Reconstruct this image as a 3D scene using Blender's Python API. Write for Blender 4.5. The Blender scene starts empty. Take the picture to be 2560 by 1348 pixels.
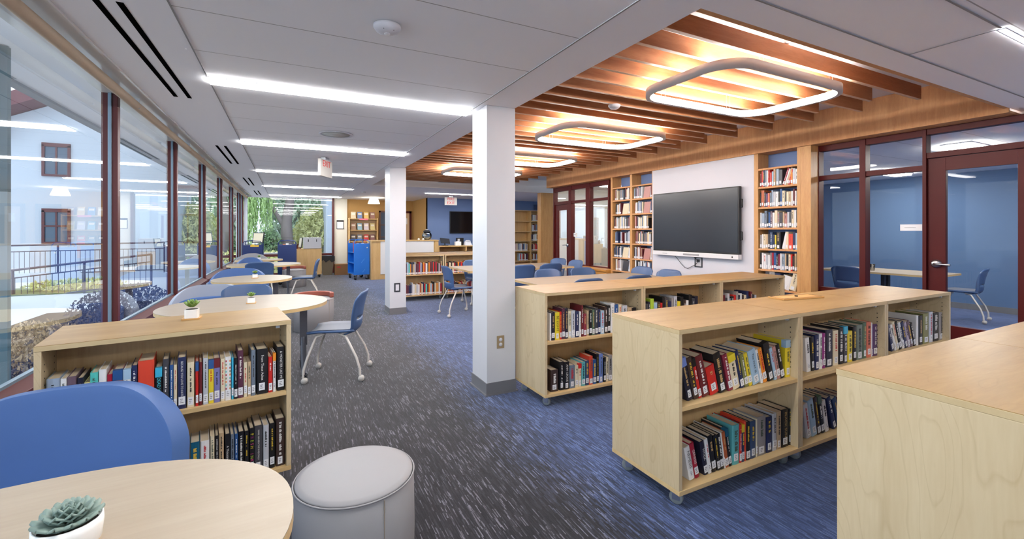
import bpy, bmesh, math, random
from mathutils import Matrix, Vector, Euler
R = math.radians
PI = math.pi
random.seed(7)
SC = bpy.context.scene
COL = SC.collection

# ---------------------------------------------------------------- camera
cd = bpy.data.cameras.new('camera')
cam = bpy.data.objects.new('camera', cd)
COL.objects.link(cam)
cam.location = (0, 0, 1.5)
cam.rotation_euler = (R(90), 0, R(-26.853))
cd.sensor_width = 36.0
cd.lens = 36.0 * 1110 / 2560
cd.shift_y = -97 / 2560
cd.clip_start = 0.02
SC.camera = cam

# ---------------------------------------------------------------- world, exposure
SC.view_settings.view_transform = 'Standard'
SC.view_settings.look = 'None'
SC.view_settings.gamma = 1.0
SC.view_settings.exposure = 1.5
SC.view_settings.use_curve_mapping = False
try:
    SC.cycles.max_bounces = 8
    SC.cycles.diffuse_bounces = 5
    SC.cycles.glossy_bounces = 4
    SC.cycles.transparent_max_bounces = 16
    SC.cycles.use_denoising = True
    SC.cycles.sample_clamp_indirect = 6.0
except Exception:
    pass

def lin(c):
    c = c / 255.0
    return c / 12.92 if c <= 0.04045 else ((c + 0.055) / 1.055) ** 2.4
def rgb(r, g, b):
    return (lin(r), lin(g), lin(b), 1.0)

w = bpy.data.worlds.new('overcast_sky')
SC.world = w
w.use_nodes = True
nt = w.node_tree
nt.nodes.clear()
wo = nt.nodes.new('ShaderNodeOutputWorld')
bg = nt.nodes.new('ShaderNodeBackground')
tc = nt.nodes.new('ShaderNodeTexCoord')
nz = nt.nodes.new('ShaderNodeTexNoise')
nz.inputs['Scale'].default_value = 2.2
nz.inputs['Detail'].default_value = 4
rp = nt.nodes.new('ShaderNodeValToRGB')
rp.color_ramp.elements[0].position = 0.35
rp.color_ramp.elements[0].color = (0.60, 0.78, 1.0, 1)
rp.color_ramp.elements[1].position = 0.62
rp.color_ramp.elements[1].color = (0.90, 0.96, 1.0, 1)
nt.links.new(tc.outputs['Generated'], nz.inputs['Vector'])
nt.links.new(nz.outputs['Fac'], rp.inputs['Fac'])
nt.links.new(rp.outputs['Color'], bg.inputs['Color'])
bg.inputs['Strength'].default_value = 1.0
nt.links.new(bg.outputs['Background'], wo.inputs['Surface'])

LIGHT = 14.5        # ceiling strips
RING = 36.0         # pendant rings
WARM = (1.0, 0.985, 0.965, 1)

# ---------------------------------------------------------------- materials
MATS = {}
def mat(name, col=(0.8, 0.8, 0.8, 1), rough=0.5, metal=0.0, spec=0.5, coat=0.0, emit=None, es=0.0, bump=0.0, bscale=200.0):
    if name in MATS:
        return MATS[name]
    m = bpy.data.materials.new(name)
    m.use_nodes = True
    b = m.node_tree.nodes['Principled BSDF']
    b.inputs['Base Color'].default_value = col
    b.inputs['Roughness'].default_value = rough
    b.inputs['Metallic'].default_value = metal
    b.inputs['Specular IOR Level'].default_value = spec
    b.inputs['Coat Weight'].default_value = coat
    if emit:
        b.inputs['Emission Color'].default_value = emit
        b.inputs['Emission Strength'].default_value = es
    if bump:
        n = m.node_tree.nodes.new('ShaderNodeTexNoise')
        n.inputs['Scale'].default_value = bscale
        t = m.node_tree.nodes.new('ShaderNodeTexCoord')
        k = m.node_tree.nodes.new('ShaderNodeBump')
        k.inputs['Strength'].default_value = bump
        k.inputs['Distance'].default_value = 0.002
        L = m.node_tree.links
        L.new(t.outputs['Object'], n.inputs['Vector'])
        L.new(n.outputs['Fac'], k.inputs['Height'])
        L.new(k.outputs['Normal'], b.inputs['Normal'])
    MATS[name] = m
    return m

def wood(name, c1, c2, axis='x', rough=0.42, scale=1.0, spec=0.4, contrast=(0.3, 0.75), contour=0.0):
    if name in MATS:
        return MATS[name]
    m = bpy.data.materials.new(name)
    m.use_nodes = True
    N, L = m.node_tree.nodes, m.node_tree.links
    b = N['Principled BSDF']
    t = N.new('ShaderNodeTexCoord')
    oi = N.new('ShaderNodeObjectInfo')
    mp = N.new('ShaderNodeMapping')
    s = {'x': (0.7, 7, 7), 'y': (7, 0.7, 7), 'z': (7, 7, 0.7)}[axis]
    mp.inputs['Scale'].default_value = tuple(v * scale for v in s)
    vm = N.new('ShaderNodeVectorMath')
    vm.operation = 'ADD'
    sc = N.new('ShaderNodeVectorMath')
    sc.operation = 'SCALE'
    sc.inputs[0].default_value = (13, 7, 5)
    L.new(oi.outputs['Random'], sc.inputs['Scale'])
    L.new(t.outputs['Object'], vm.inputs[0])
    L.new(sc.outputs[0], vm.inputs[1])
    L.new(vm.outputs[0], mp.inputs['Vector'])
    n1 = N.new('ShaderNodeTexNoise')
    n1.inputs['Scale'].default_value = 1.6
    n1.inputs['Detail'].default_value = 6
    n1.inputs['Distortion'].default_value = 0.7
    L.new(mp.outputs['Vector'], n1.inputs['Vector'])
    n2 = N.new('ShaderNodeTexNoise')
    n2.inputs['Scale'].default_value = 14
    n2.inputs['Detail'].default_value = 3
    L.new(mp.outputs['Vector'], n2.inputs['Vector'])
    mx = N.new('ShaderNodeMath')
    mx.operation = 'MULTIPLY_ADD'
    mx.inputs[1].default_value = 0.35
    L.new(n2.outputs['Fac'], mx.inputs[0])
    ml = N.new('ShaderNodeMath')
    ml.operation = 'MULTIPLY'
    ml.inputs[1].default_value = 0.65
    L.new(n1.outputs['Fac'], ml.inputs[0])
    L.new(ml.outputs[0], mx.inputs[2])
    r = N.new('ShaderNodeValToRGB')
    r.color_ramp.elements[0].position = contrast[0]
    r.color_ramp.elements[0].color = c1
    r.color_ramp.elements[1].position = contrast[1]
    r.color_ramp.elements[1].color = c2
    L.new(mx.outputs[0], r.inputs['Fac'])
    out = r.outputs['Color']
    if contour:
        m2 = N.new('ShaderNodeMapping')
        m2.inputs['Scale'].default_value = {'x': (0.9, 3.0, 3.0), 'y': (3.0, 0.9, 3.0), 'z': (3.0, 3.0, 0.9)}[axis]
        L.new(vm.outputs[0], m2.inputs['Vector'])
        n3 = N.new('ShaderNodeTexNoise')
        n3.inputs['Scale'].default_value = 1.5
        n3.inputs['Detail'].default_value = 1.5
        n3.inputs['Distortion'].default_value = 0.3
        L.new(m2.outputs['Vector'], n3.inputs['Vector'])
        f1 = N.new('ShaderNodeMath'); f1.operation = 'MULTIPLY'; f1.inputs[1].default_value = 15
        L.new(n3.outputs['Fac'], f1.inputs[0])
        f2 = N.new('ShaderNodeMath'); f2.operation = 'FRACT'
        L.new(f1.outputs[0], f2.inputs[0])
        r2 = N.new('ShaderNodeValToRGB')
        e = r2.color_ramp.elements
        e[0].position, e[0].color = 0.0, (1, 1, 1, 1)
        e[1].position, e[1].color = 1.0, (1, 1, 1, 1)
        k = 1 - contour
        for p_, c_ in ((0.40, (1, 1, 1, 1)), (0.52, (k, k * .98, k * .95, 1)), (0.58, (1, 1, 1, 1))):
            q = e.new(p_); q.color = c_
        L.new(f2.outputs[0], r2.inputs['Fac'])
        mm = N.new('ShaderNodeMix'); mm.data_type = 'RGBA'; mm.blend_type = 'MULTIPLY'
        mm.inputs[0].default_value = 1.0
        L.new(out, mm.inputs[6]); L.new(r2.outputs['Color'], mm.inputs[7])
        out = mm.outputs[2]
    L.new(out, b.inputs['Base Color'])
    b.inputs['Roughness'].default_value = rough
    b.inputs['Specular IOR Level'].default_value = spec
    MATS[name] = m
    return m

MAPLE_A, MAPLE_B = rgb(146, 114, 68), rgb(168, 137, 87)
MX = wood('maple_laminate_lengthwise', MAPLE_A, MAPLE_B, 'x', contour=0.07)
MZ = wood('maple_laminate_upright', rgb(190, 169, 133), rgb(206, 188, 154), 'z', contour=0.10)
MY = wood('maple_laminate_crosswise', MAPLE_A, MAPLE_B, 'y')
MEDGE = wood('maple_edge_band', rgb(196, 165, 114), rgb(214, 186, 138), 'x', scale=0.6)
MIN = wood('maple_interior', rgb(182, 150, 106), rgb(204, 174, 128), 'z')
MTE = wood('pale_maple_top_edge', rgb(184, 161, 120), rgb(200, 179, 140), 'x', scale=0.6)
TABLE = wood('pale_maple_tabletop', rgb(154, 140, 122), rgb(166, 153, 136), 'x', rough=0.38)
OAKZ = wood('honey_oak_upright', rgb(178, 128, 74), rgb(212, 166, 108), 'z', scale=1.6)
OAKY = wood('honey_oak_fascia', rgb(192, 138, 92), rgb(218, 168, 120), 'z', rough=0.6, scale=3.0, spec=0.2)
SLAT = wood('cherry_ceiling_slat', rgb(146, 90, 54), rgb(176, 118, 78), 'x', rough=0.55, scale=2.0, spec=0.25)
DESKW = wood('desk_beech', rgb(198, 158, 100), rgb(222, 186, 130), 'z')
WHITE = mat('white_wall_paint', rgb(210, 210, 217), 0.6, spec=0.2)
CREAMW = mat('cream_wall_paint', rgb(226, 222, 208), 0.6, spec=0.2)
COLM = mat('white_column_paint', rgb(206, 207, 212), 0.35, spec=0.4)
CEILP = mat('white_soffit_paint', rgb(246, 246, 250), 0.75, spec=0.1)
TAN = mat('tan_wall_paint', rgb(186, 146, 90), 0.6, spec=0.2)
BLUEW = mat('blue_wall_paint', rgb(112, 134, 178), 0.6, spec=0.2)
BLUER = mat('study_room_blue_paint', rgb(90, 116, 152), 0.6, spec=0.2)
REDF = mat('oxblood_painted_frame', rgb(78, 15, 13), 0.45, spec=0.25)
REDM = mat('oxblood_mullion', rgb(82, 26, 26), 0.4, spec=0.45)
GREYB = mat('grey_vinyl_base', rgb(112, 112, 116), 0.5)
BLACK = mat('black_plastic', rgb(18, 18, 20), 0.45)
BLK2 = mat('black_void', (0.004, 0.004, 0.004, 1), 0.9, spec=0.0)
RUB = mat('dark_rubber', rgb(40, 40, 44), 0.6)
GREYR = mat('grey_rubber_tyre', rgb(130, 136, 138), 0.5)
STEEL = mat('brushed_steel', rgb(196, 198, 202), 0.3, metal=1.0)
SILV = mat('silver_powder_coat', rgb(206, 200, 194), 0.35, spec=0.5)
GREYM = mat('graphite_table_leg', rgb(104, 106, 116), 0.35, metal=0.3)
DARKM = mat('dark_grey_metal', rgb(58, 60, 66), 0.45, metal=0.3)
BULK = mat('ring_lit_bulkhead_white', rgb(244, 243, 242), 0.6, spec=0.2)  # wall white raised here to stand in for ring light on the bulkhead
SLAT_LIT = wood('slat_underside_painted_light', rgb(196, 160, 130), rgb(212, 180, 150), 'x', scale=2.0)  # slat wood paled to paint in the light on the undersides
CHAIR = mat('slate_blue_plastic', rgb(66, 92, 134), 0.38, spec=0.5)
CHAIRP = mat('grey_blue_seat_pad', rgb(112, 116, 130), 0.5)
LOUN = mat('blue_vinyl_upholstery', rgb(68, 100, 154), 0.5, spec=0.4, bump=0.08, bscale=300)
LOUG = mat('grey_white_vinyl_upholstery', rgb(166, 172, 186), 0.5, spec=0.4)
STOOL = mat('cream_vinyl_upholstery', rgb(140, 138, 141), 0.5, spec=0.35)
STBR = mat('russet_vinyl_upholstery', rgb(142, 76, 62), 0.5, spec=0.35)
POT = mat('white_ceramic', rgb(238, 238, 236), 0.25)
SOIL = mat('dark_soil', rgb(48, 38, 30), 0.9)
SUC = mat('green_succulent_leaf', rgb(120, 150, 70), 0.5)
SUCG = mat('grey_green_succulent_leaf', rgb(120, 140, 132), 0.5)
BAMB = wood('bamboo', rgb(190, 140, 80), rgb(214, 170, 108), 'x')
PAGE = mat('book_page_edges', rgb(206, 190, 164), 0.8, spec=0.1)
TAGM = mat('white_call_label', rgb(226, 228, 232), 0.5)
SCREEN = mat('dark_glass_screen', rgb(34, 37, 44), 0.25, spec=0.5)
BLUEC = mat('bright_blue_enamel', rgb(20, 110, 205), 0.35, spec=0.5)
NAVYC = mat('navy_enamel', rgb(14, 40, 92), 0.4, spec=0.5)
CARD = mat('brown_cardboard', rgb(146, 108, 74), 0.8, spec=0.1)
GREYBOX = mat('pale_grey_box', rgb(190, 190, 194), 0.5)
BINM = mat('olive_bin_plastic', rgb(126, 114, 92), 0.5)
BAG = mat('black_bin_liner', rgb(24, 24, 26), 0.3)
BEIGE = mat('beige_roller_fabric', rgb(182, 164, 144), 0.8, spec=0.1)
POCK = mat('glossy_white_pocket', rgb(214, 212, 210), 0.12, spec=0.6)
PAPER = mat('white_paper', rgb(240, 240, 242), 0.6)
REDL = mat('red_lettering', rgb(190, 22, 14), 0.5, emit=rgb(230, 40, 25), es=0.06)
CONC = mat('pale_concrete', rgb(206, 207, 208), 0.9, spec=0.1, bump=0.2, bscale=30)
STUC = mat('white_stucco', rgb(192, 200, 210), 0.9, spec=0.1)
ROOFT = mat('maroon_eaves', rgb(104, 60, 66), 0.7)
WFR = mat('maroon_window_frame', rgb(96, 50, 50), 0.6)
DGL = mat('dark_window_glass', rgb(64, 82, 100), 0.08, spec=0.8)
RAIL = mat('painted_railing', rgb(70, 64, 84), 0.5)
GRASS = mat('ground_cover', rgb(122, 128, 92), 0.9, spec=0.1)
MULCH = mat('mulch', rgb(92, 78, 66), 0.95, spec=0.0)
BARK = mat('grey_bark', rgb(140, 128, 124), 0.9, spec=0.1, bump=0.5, bscale=25)
LEAFW = mat('willow_leaf', rgb(178, 206, 136), 0.6, spec=0.2)
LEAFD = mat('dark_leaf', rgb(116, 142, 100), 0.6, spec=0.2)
LEAFY = mat('yellow_green_leaf', rgb(214, 214, 150), 0.6, spec=0.2)
LEAFP = mat('plum_leaf', rgb(76, 68, 84), 0.6, spec=0.2)
LEAFB = mat('dry_tan_leaf', rgb(196, 172, 140), 0.7, spec=0.1)
LEMIT = mat('lit_diffuser', (1, 1, 1, 1), 0.5, emit=WARM, es=LIGHT)
RTOP = mat('lit_ring_uplight', (1, 1, 1, 1), 0.5, emit=(1.0, 0.93, 0.84, 1), es=RING * 1.1)
REMIT = mat('lit_ring_diffuser', (1, 1, 1, 1), 0.5, emit=(1.0, 0.96, 0.91, 1), es=RING)
LAMPE = mat('lit_lamp_shade', (1, 1, 1, 1), 0.5, emit=(1.0, 0.88, 0.68, 1), es=4.0)
PANE = mat('lit_study_room_panel', (1, 1, 1, 1), 0.5, emit=(1.0, 0.96, 0.88, 1), es=20.0)
PANO = mat('lit_office_panel', (1, 1, 1, 1), 0.5, emit=(1.0, 0.97, 0.92, 1), es=13.0)
RINGS = mat('grey_white_ring_housing', rgb(198, 194, 192), 0.4)

def glass(name, tint=(0.93, 0.97, 1.0, 1), ior=1.5, rough=0.0, boost=1.0):
    m = bpy.data.materials.new(name)
    m.use_nodes = True
    N, L = m.node_tree.nodes, m.node_tree.links
    N.clear()
    o = N.new('ShaderNodeOutputMaterial')
    tr = N.new('ShaderNodeBsdfTransparent')
    tr.inputs['Color'].default_value = tint
    gl = N.new('ShaderNodeBsdfGlossy')
    gl.inputs['Roughness'].default_value = rough
    gl.inputs['Color'].default_value = (1, 1, 1, 1)
    fr = N.new('ShaderNodeFresnel')
    fr.inputs['IOR'].default_value = ior
    mu = N.new('ShaderNodeMath')
    mu.operation = 'MULTIPLY'
    mu.use_clamp = True
    mu.inputs[1].default_value = boost
    mx = N.new('ShaderNodeMixShader')
    L.new(fr.outputs[0], mu.inputs[0])
    L.new(mu.outputs[0], mx.inputs[0])
    L.new(tr.outputs[0], mx.inputs[1])
    L.new(gl.outputs[0], mx.inputs[2])
    L.new(mx.outputs[0], o.inputs['Surface'])
    MATS[name] = m
    return m
GLASS = glass('window_glass', (0.92, 0.96, 0.99, 1), 1.5, 0.0, 1.7)
GLASSI = glass('interior_glass', (0.93, 0.95, 0.96, 1), 1.5, 0.0, 0.5)
CLEAR = glass('clear_plastic', (0.95, 0.96, 0.98, 1), 1.45, 0.05, 2.0)

def ceiling_tile():
    m = bpy.data.materials.new('ceiling_tile_with_seams')
    m.use_nodes = True
    N, L = m.node_tree.nodes, m.node_tree.links
    b = N['Principled BSDF']
    g = N.new('ShaderNodeNewGeometry')
    sx = N.new('ShaderNodeSeparateXYZ')
    L.new(g.outputs['Position'], sx.inputs[0])
    def seam(sock, off, per, wd):
        a = N.new('ShaderNodeMath'); a.operation = 'SUBTRACT'; a.inputs[1].default_value = off - per * 40 - per / 2
        L.new(sock, a.inputs[0])
        d = N.new('ShaderNodeMath'); d.operation = 'MODULO'; d.inputs[1].default_value = per
        L.new(a.outputs[0], d.inputs[0])
        s = N.new('ShaderNodeMath'); s.operation = 'SUBTRACT'; s.inputs[1].default_value = per / 2
        L.new(d.outputs[0], s.inputs[0])
        ab = N.new('ShaderNodeMath'); ab.operation = 'ABSOLUTE'
        L.new(s.outputs[0], ab.inputs[0])
        lt = N.new('ShaderNodeMath'); lt.operation = 'LESS_THAN'; lt.inputs[1].default_value = wd
        L.new(ab.outputs[0], lt.inputs[0])
        return lt.outputs[0]
    s1 = seam(sx.outputs['Y'], 2.19, 0.62, 0.0035)
    mix = N.new('ShaderNodeMix'); mix.data_type = 'RGBA'
    mix.inputs[6].default_value = rgb(248, 248, 251)
    mix.inputs[7].default_value = rgb(176, 174, 174)
    L.new(s1, mix.inputs[0])
    L.new(mix.outputs[2], b.inputs['Base Color'])
    b.inputs['Roughness'].default_value = 0.8
    b.inputs['Specular IOR Level'].default_value = 0.1
    MATS['tile'] = m
    return m
TILE = ceiling_tile()

def carpet():
    m = bpy.data.materials.new('streaked_carpet')
    m.use_nodes = True
    N, L = m.node_tree.nodes, m.node_tree.links
    b = N['Principled BSDF']
    g = N.new('ShaderNodeNewGeometry')
    sx = N.new('ShaderNodeSeparateXYZ')
    L.new(g.outputs['Position'], sx.inputs[0])
    def M(op, a, c=None, d=None):
        n = N.new('ShaderNodeMath'); n.operation = op
        for i, v in enumerate((a, c, d)):
            if v is None: continue
            if isinstance(v, (int, float)): n.inputs[i].default_value = v
            else: L.new(v, n.inputs[i])
        return n.outputs[0]
    def streak(fx, fy, seed):
        cx = M('FLOOR', M('MULTIPLY', sx.outputs['X'], fx))
        wn = N.new('ShaderNodeTexWhiteNoise'); wn.noise_dimensions = '1D'
        L.new(M('ADD', cx, seed), wn.inputs['W'])
        cy = M('FLOOR', M('ADD', M('MULTIPLY', sx.outputs['Y'], fy), M('MULTIPLY', wn.outputs['Value'], 17.3)))
        cb = N.new('ShaderNodeCombineXYZ')
        L.new(cx, cb.inputs[0]); L.new(cy, cb.inputs[1])
        cb.inputs[2].default_value = seed
        w2 = N.new('ShaderNodeTexWhiteNoise'); w2.noise_dimensions = '3D'
        L.new(cb.outputs[0], w2.inputs['Vector'])
        return w2.outputs['Value']
    v1 = streak(165, 13.0, 1.7)
    v2 = streak(260, 22.0, 5.1)
    n3 = N.new('ShaderNodeTexNoise'); n3.inputs['Scale'].default_value = 2.6; n3.inputs['Detail'].default_value = 3
    L.new(g.outputs['Position'], n3.inputs['Vector'])
    val = M('ADD', M('ADD', M('MULTIPLY', v1, 0.62), M('MULTIPLY', v2, 0.26)), M('MULTIPLY', M('SUBTRACT', n3.outputs['Fac'], 0.5), 0.45))
    def ramp(cols):
        r = N.new('ShaderNodeValToRGB')
        e = r.color_ramp.elements
        e[0].position, e[0].color = cols[0]
        e[1].position, e[1].color = cols[-1]
        for p, c in cols[1:-1]:
            k = e.new(p); k.color = c
        L.new(val, r.inputs['Fac'])
        return r.outputs['Color']
    grey = ramp([(0.15, rgb(24, 23, 28)), (0.50, rgb(38, 37, 43)), (0.68, rgb(51, 50, 57)), (0.80, rgb(110, 108, 119))])
    blue = ramp([(0.12, rgb(46, 62, 100)), (0.50, rgb(62, 81, 126)), (0.70, rgb(78, 98, 148)), (0.86, rgb(112, 130, 176))])
    n4 = N.new('ShaderNodeTexNoise'); n4.inputs['Scale'].default_value = 0.9; n4.inputs['Detail'].default_value = 2
    L.new(g.outputs['Position'], n4.inputs['Vector'])
    edge = M('ADD', M('ADD', sx.outputs['X'], M('MULTIPLY', M('SUBTRACT', n4.outputs['Fac'], 0.5), 0.5)), M('MULTIPLY', M('SUBTRACT', v1, 0.5), 0.35))
    mr = N.new('ShaderNodeMapRange'); mr.interpolation_type = 'SMOOTHSTEP'
    mr.inputs['From Min'].default_value = 1.25
    mr.inputs['From Max'].default_value = 2.1
    L.new(edge, mr.inputs['Value'])
    mx = N.new('ShaderNodeMix'); mx.data_type = 'RGBA'
    L.new(mr.outputs[0], mx.inputs[0])
    L.new(grey, mx.inputs[6]); L.new(blue, mx.inputs[7])
    L.new(mx.outputs[2], b.inputs['Base Color'])
    b.inputs['Roughness'].default_value = 0.95
    b.inputs['Specular IOR Level'].default_value = 0.05
    b.inputs['Sheen Weight'].default_value = 0.35
    b.inputs['Sheen Roughness'].default_value = 0.45
    bp = N.new('ShaderNodeBump'); bp.inputs['Strength'].default_value = 0.35; bp.inputs['Distance'].default_value = 0.004
    L.new(val, bp.inputs['Height']); L.new(bp.outputs[0], b.inputs['Normal'])
    MATS['carpet'] = m
    return m
CARPET = carpet()

def attr_mat():
    m = bpy.data.materials.new('assorted_book_covers')
    m.use_nodes = True
    N, L = m.node_tree.nodes, m.node_tree.links
    b = N['Principled BSDF']
    a = N.new('ShaderNodeVertexColor'); a.layer_name = 'cover'
    L.new(a.outputs['Color'], b.inputs['Base Color'])
    b.inputs['Roughness'].default_value = 0.45
    return m
ATTR = attr_mat()

# ---------------------------------------------------------------- mesh helpers
class MB:
    def __init__(s):
        s.v, s.f, s.sm = [], [], []
    def add(s, vs, fs, smooth=False, mx=None):
        o = len(s.v)
        if mx is not None:
            vs = [tuple(mx @ Vector(p)) for p in vs]
        s.v += [tuple(p) for p in vs]
        for f in fs:
            s.f.append(tuple(i + o for i in f)); s.sm.append(smooth)
        return s
    def box(s, x0, y0, z0, x1, y1, z1, mx=None):
        vs = [(x0, y0, z0), (x1, y0, z0), (x1, y1, z0), (x0, y1, z0), (x0, y0, z1), (x1, y0, z1), (x1, y1, z1), (x0, y1, z1)]
        fs = [(0, 3, 2, 1), (4, 5, 6, 7), (0, 1, 5, 4), (1, 2, 6, 5), (2, 3, 7, 6), (3, 0, 4, 7)]
        return s.add(vs, fs, False, mx)
    def prism(s, pts, z0, z1, smooth=False, mx=None, caps=True):
        n = len(pts)
        vs = [(x, y, z0) for x, y in pts] + [(x, y, z1) for x, y in pts]
        fs = [(i, (i + 1) % n, n + (i + 1) % n, n + i) for i in range(n)]
        s.add(vs, fs, smooth, mx)
        if caps:
            s.add(vs, [tuple(range(n - 1, -1, -1)), tuple(range(n, 2 * n))], False, mx)
        return s
    def lathe(s, prof, n=32, cx=0, cy=0, mx=None, sx=1, sy=1):
        vs, fs = [], []
        for r, z in prof:
            for i in range(n):
                a = 2 * PI * i / n
                vs.append((cx + sx * r * math.cos(a), cy + sy * r * math.sin(a), z))
        for k in range(len(prof) - 1):
            for i in range(n):
                j = (i + 1) % n
                fs.append((k * n + i, k * n + j, (k + 1) * n + j, (k + 1) * n + i))
        if prof[0][0] > 1e-5: fs.append(tuple(range(n - 1, -1, -1)))
        if prof[-1][0] > 1e-5: fs.append(tuple(range((len(prof) - 1) * n, len(prof) * n)))
        return s.add(vs, fs, True, mx)
    def cyl(s, p0, p1, r, n=16, r1=None):
        return s.tube([p0, p1], r, n, r1=r1)
    def tube(s, path, r, n=10, closed=False, r1=None):
        P = [Vector(p) for p in path]
        m = len(P)
        vs, fs = [], []
        prev = None
        for i, p in enumerate(P):
            if closed:
                t = (P[(i + 1) % m] - P[i - 1]).normalized()
            else:
                t = (P[min(i + 1, m - 1)] - P[max(i - 1, 0)]).normalized()
            if prev is None:
                up = Vector((0, 0, 1)) if abs(t.z) < 0.9 else Vector((1, 0, 0))
                a = t.cross(up).normalized()
            else:
                a = (prev - t * prev.dot(t)).normalized()
            prev = a
            b = t.cross(a)
            rr = r if r1 is None else r + (r1 - r) * i / (m - 1)
            for k in range(n):
                th = 2 * PI * k / n
                vs.append(p + a * rr * math.cos(th) + b * rr * math.sin(th))
        for i in range(m if closed else m - 1):
            for k in range(n):
                j = (i + 1) % m
                fs.append((i * n + k, i * n + (k + 1) % n, j * n + (k + 1) % n, j * n + k))
        s.add(vs, fs, True)
        if not closed:
            s.add(vs[:n], [tuple(range(n - 1, -1, -1))]); s.add(vs[-n:], [tuple(range(n))])
        return s
    def sheet(s, P, t, hole=None, smooth=True):
        """P[i][j] grid of points thickened by t along normals; hole(i,j) drops faces."""
        ni, nj = len(P), len(P[0])
        V = [[Vector(p) for p in r] for r in P]
        nor = []
        for i in range(ni):
            for j in range(nj):
                a = V[min(i + 1, ni - 1)][j] - V[max(i - 1, 0)][j]
                b = V[i][min(j + 1, nj - 1)] - V[i][max(j - 1, 0)]
                q = a.cross(b)
                nor.append(q.normalized() if q.length > 1e-9 else Vector((0, 0, 1)))
        flat = [V[i][j] for i in range(ni) for j in range(nj)]
        n = ni * nj
        vs = [p + q * t / 2 for p, q in zip(flat, nor)] + [p - q * t / 2 for p, q in zip(flat, nor)]
        fs, edges = [], {}
        for i in range(ni - 1):
            for j in range(nj - 1):
                if hole and hole(i, j): continue
                q = (i * nj + j, (i + 1) * nj + j, (i + 1) * nj + j + 1, i * nj + j + 1)
                fs.append(q); fs.append(tuple(k + n for k in reversed(q)))
                for k in range(4):
                    e = (q[k], q[(k + 1) % 4])
                    if (e[1], e[0]) in edges: del edges[(e[1], e[0])]
                    else: edges[e] = 1
        for a, b in edges:
            fs.append((b, a, a + n, b + n))
        return s.add(vs, fs, smooth)
    def build(s, name, m, parent=None, bevel=0.0, seg=2, autos=True):
        me = bpy.data.meshes.new(name)
        me.from_pydata(s.v, [], s.f)
        me.polygons.foreach_set('use_smooth', s.sm)
        if m is not None: me.materials.append(m)
        me.update()
        o = bpy.data.objects.new(name, me)
        COL.objects.link(o)
        if parent is not None: o.parent = parent
        if bevel:
            b = o.modifiers.new('edge', 'BEVEL')
            b.width = bevel; b.segments = seg; b.limit_method = 'ANGLE'; b.angle_limit = R(35)
        return o

def bx(name, m, c, parent=None, bevel=0.0):
    return MB().box(*c).build(name, m, parent, bevel)
def tag(o, label=None, cat=None, group=None, kind=None):
    if label: o['label'] = label
    if cat: o['category'] = cat
    if group: o['group'] = group
    if kind: o['kind'] = kind
    return o
def thing(name, label, cat, loc=(0, 0, 0), rz=0.0, group=None):
    o = bpy.data.objects.new(name, None)
    o.empty_display_size = 0.1
    COL.objects.link(o)
    o.location = loc; o.rotation_euler = (0, 0, rz)
    return tag(o, label, cat, group)
def struct(name, loc=(0, 0, 0)):
    o = bpy.data.objects.new(name, None)
    o.empty_display_size = 0.1
    COL.objects.link(o); o.location = loc
    o['kind'] = 'structure'
    return o
def sbx(name, m, c, bevel=0.0):
    o = bx(name, m, c, None, bevel); o['kind'] = 'structure'
    return o
def dup(root, loc, rz, label, group=None):
    r = root.copy(); COL.objects.link(r)
    r.location = loc; r.rotation_euler = (0, 0, rz); r['label'] = label
    if group: r['group'] = group
    for ch in list(root.children):
        c = ch.copy(); COL.objects.link(c); c.parent = r
        for g in ch.children:
            d = g.copy(); COL.objects.link(d); d.parent = c
    return r
def text(name, body, size, m, parent, mx, ax='CENTER', ay='CENTER', ex=0.0):
    c = bpy.data.curves.new(name, 'FONT')
    c.body = body; c.size = size; c.align_x = ax; c.align_y = ay; c.extrude = ex
    c.resolution_u = 3
    c.materials.append(m)
    tmp = bpy.data.objects.new(name, c)
    COL.objects.link(tmp)
    me = bpy.data.meshes.new_from_object(tmp.evaluated_get(bpy.context.evaluated_depsgraph_get()))
    bpy.data.objects.remove(tmp)
    bpy.data.curves.remove(c)
    me.name = name
    o = bpy.data.objects.new(name, me)
    COL.objects.link(o)
    o.parent = parent
    o.matrix_local = mx
    return o
def axes(px, x, y, z):
    """matrix with given local axes"""
    return Matrix(((x[0], y[0], z[0], px[0]), (x[1], y[1], z[1], px[1]), (x[2], y[2], z[2], px[2]), (0, 0, 0, 1)))
def superellipse(a, b, n=2.0, k=72):
    out = []
    for i in range(k):
        t = 2 * PI * i / k
        c, s = math.cos(t), math.sin(t)
        out.append((a * math.copysign(abs(c) ** (2 / n), c), b * math.copysign(abs(s) ** (2 / n), s)))
    return out
def rrect(hx, hy, r, k=10):
    out = []
    for cx, cy, a0 in ((hx - r, hy - r, 0), (-hx + r, hy - r, 90), (-hx + r, -hy + r, 180), (hx - r, -hy + r, 270)):
        for i in range(k + 1):
            a = R(a0 + 90 * i / k)
            out.append((cx + r * math.cos(a), cy + r * math.sin(a)))
    return out
ORD = 'zeroth first second third fourth fifth sixth seventh eighth ninth tenth eleventh twelfth thirteenth fourteenth fifteenth sixteenth seventeenth eighteenth nineteenth'.split()
def ordinal(n):
    if n < 20: return ORD[n]
    t = {2: 'twent', 3: 'thirt', 4: 'fort'}[n // 10]
    return t + 'ieth' if n % 10 == 0 else t + 'y-' + ORD[n % 10]

# ================================================================ ROOM SHELL
ZC = 2.645
sbx('floor', CARPET, (-1.36, -4, -0.05, 12.0, 17.3, 0.0))
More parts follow.
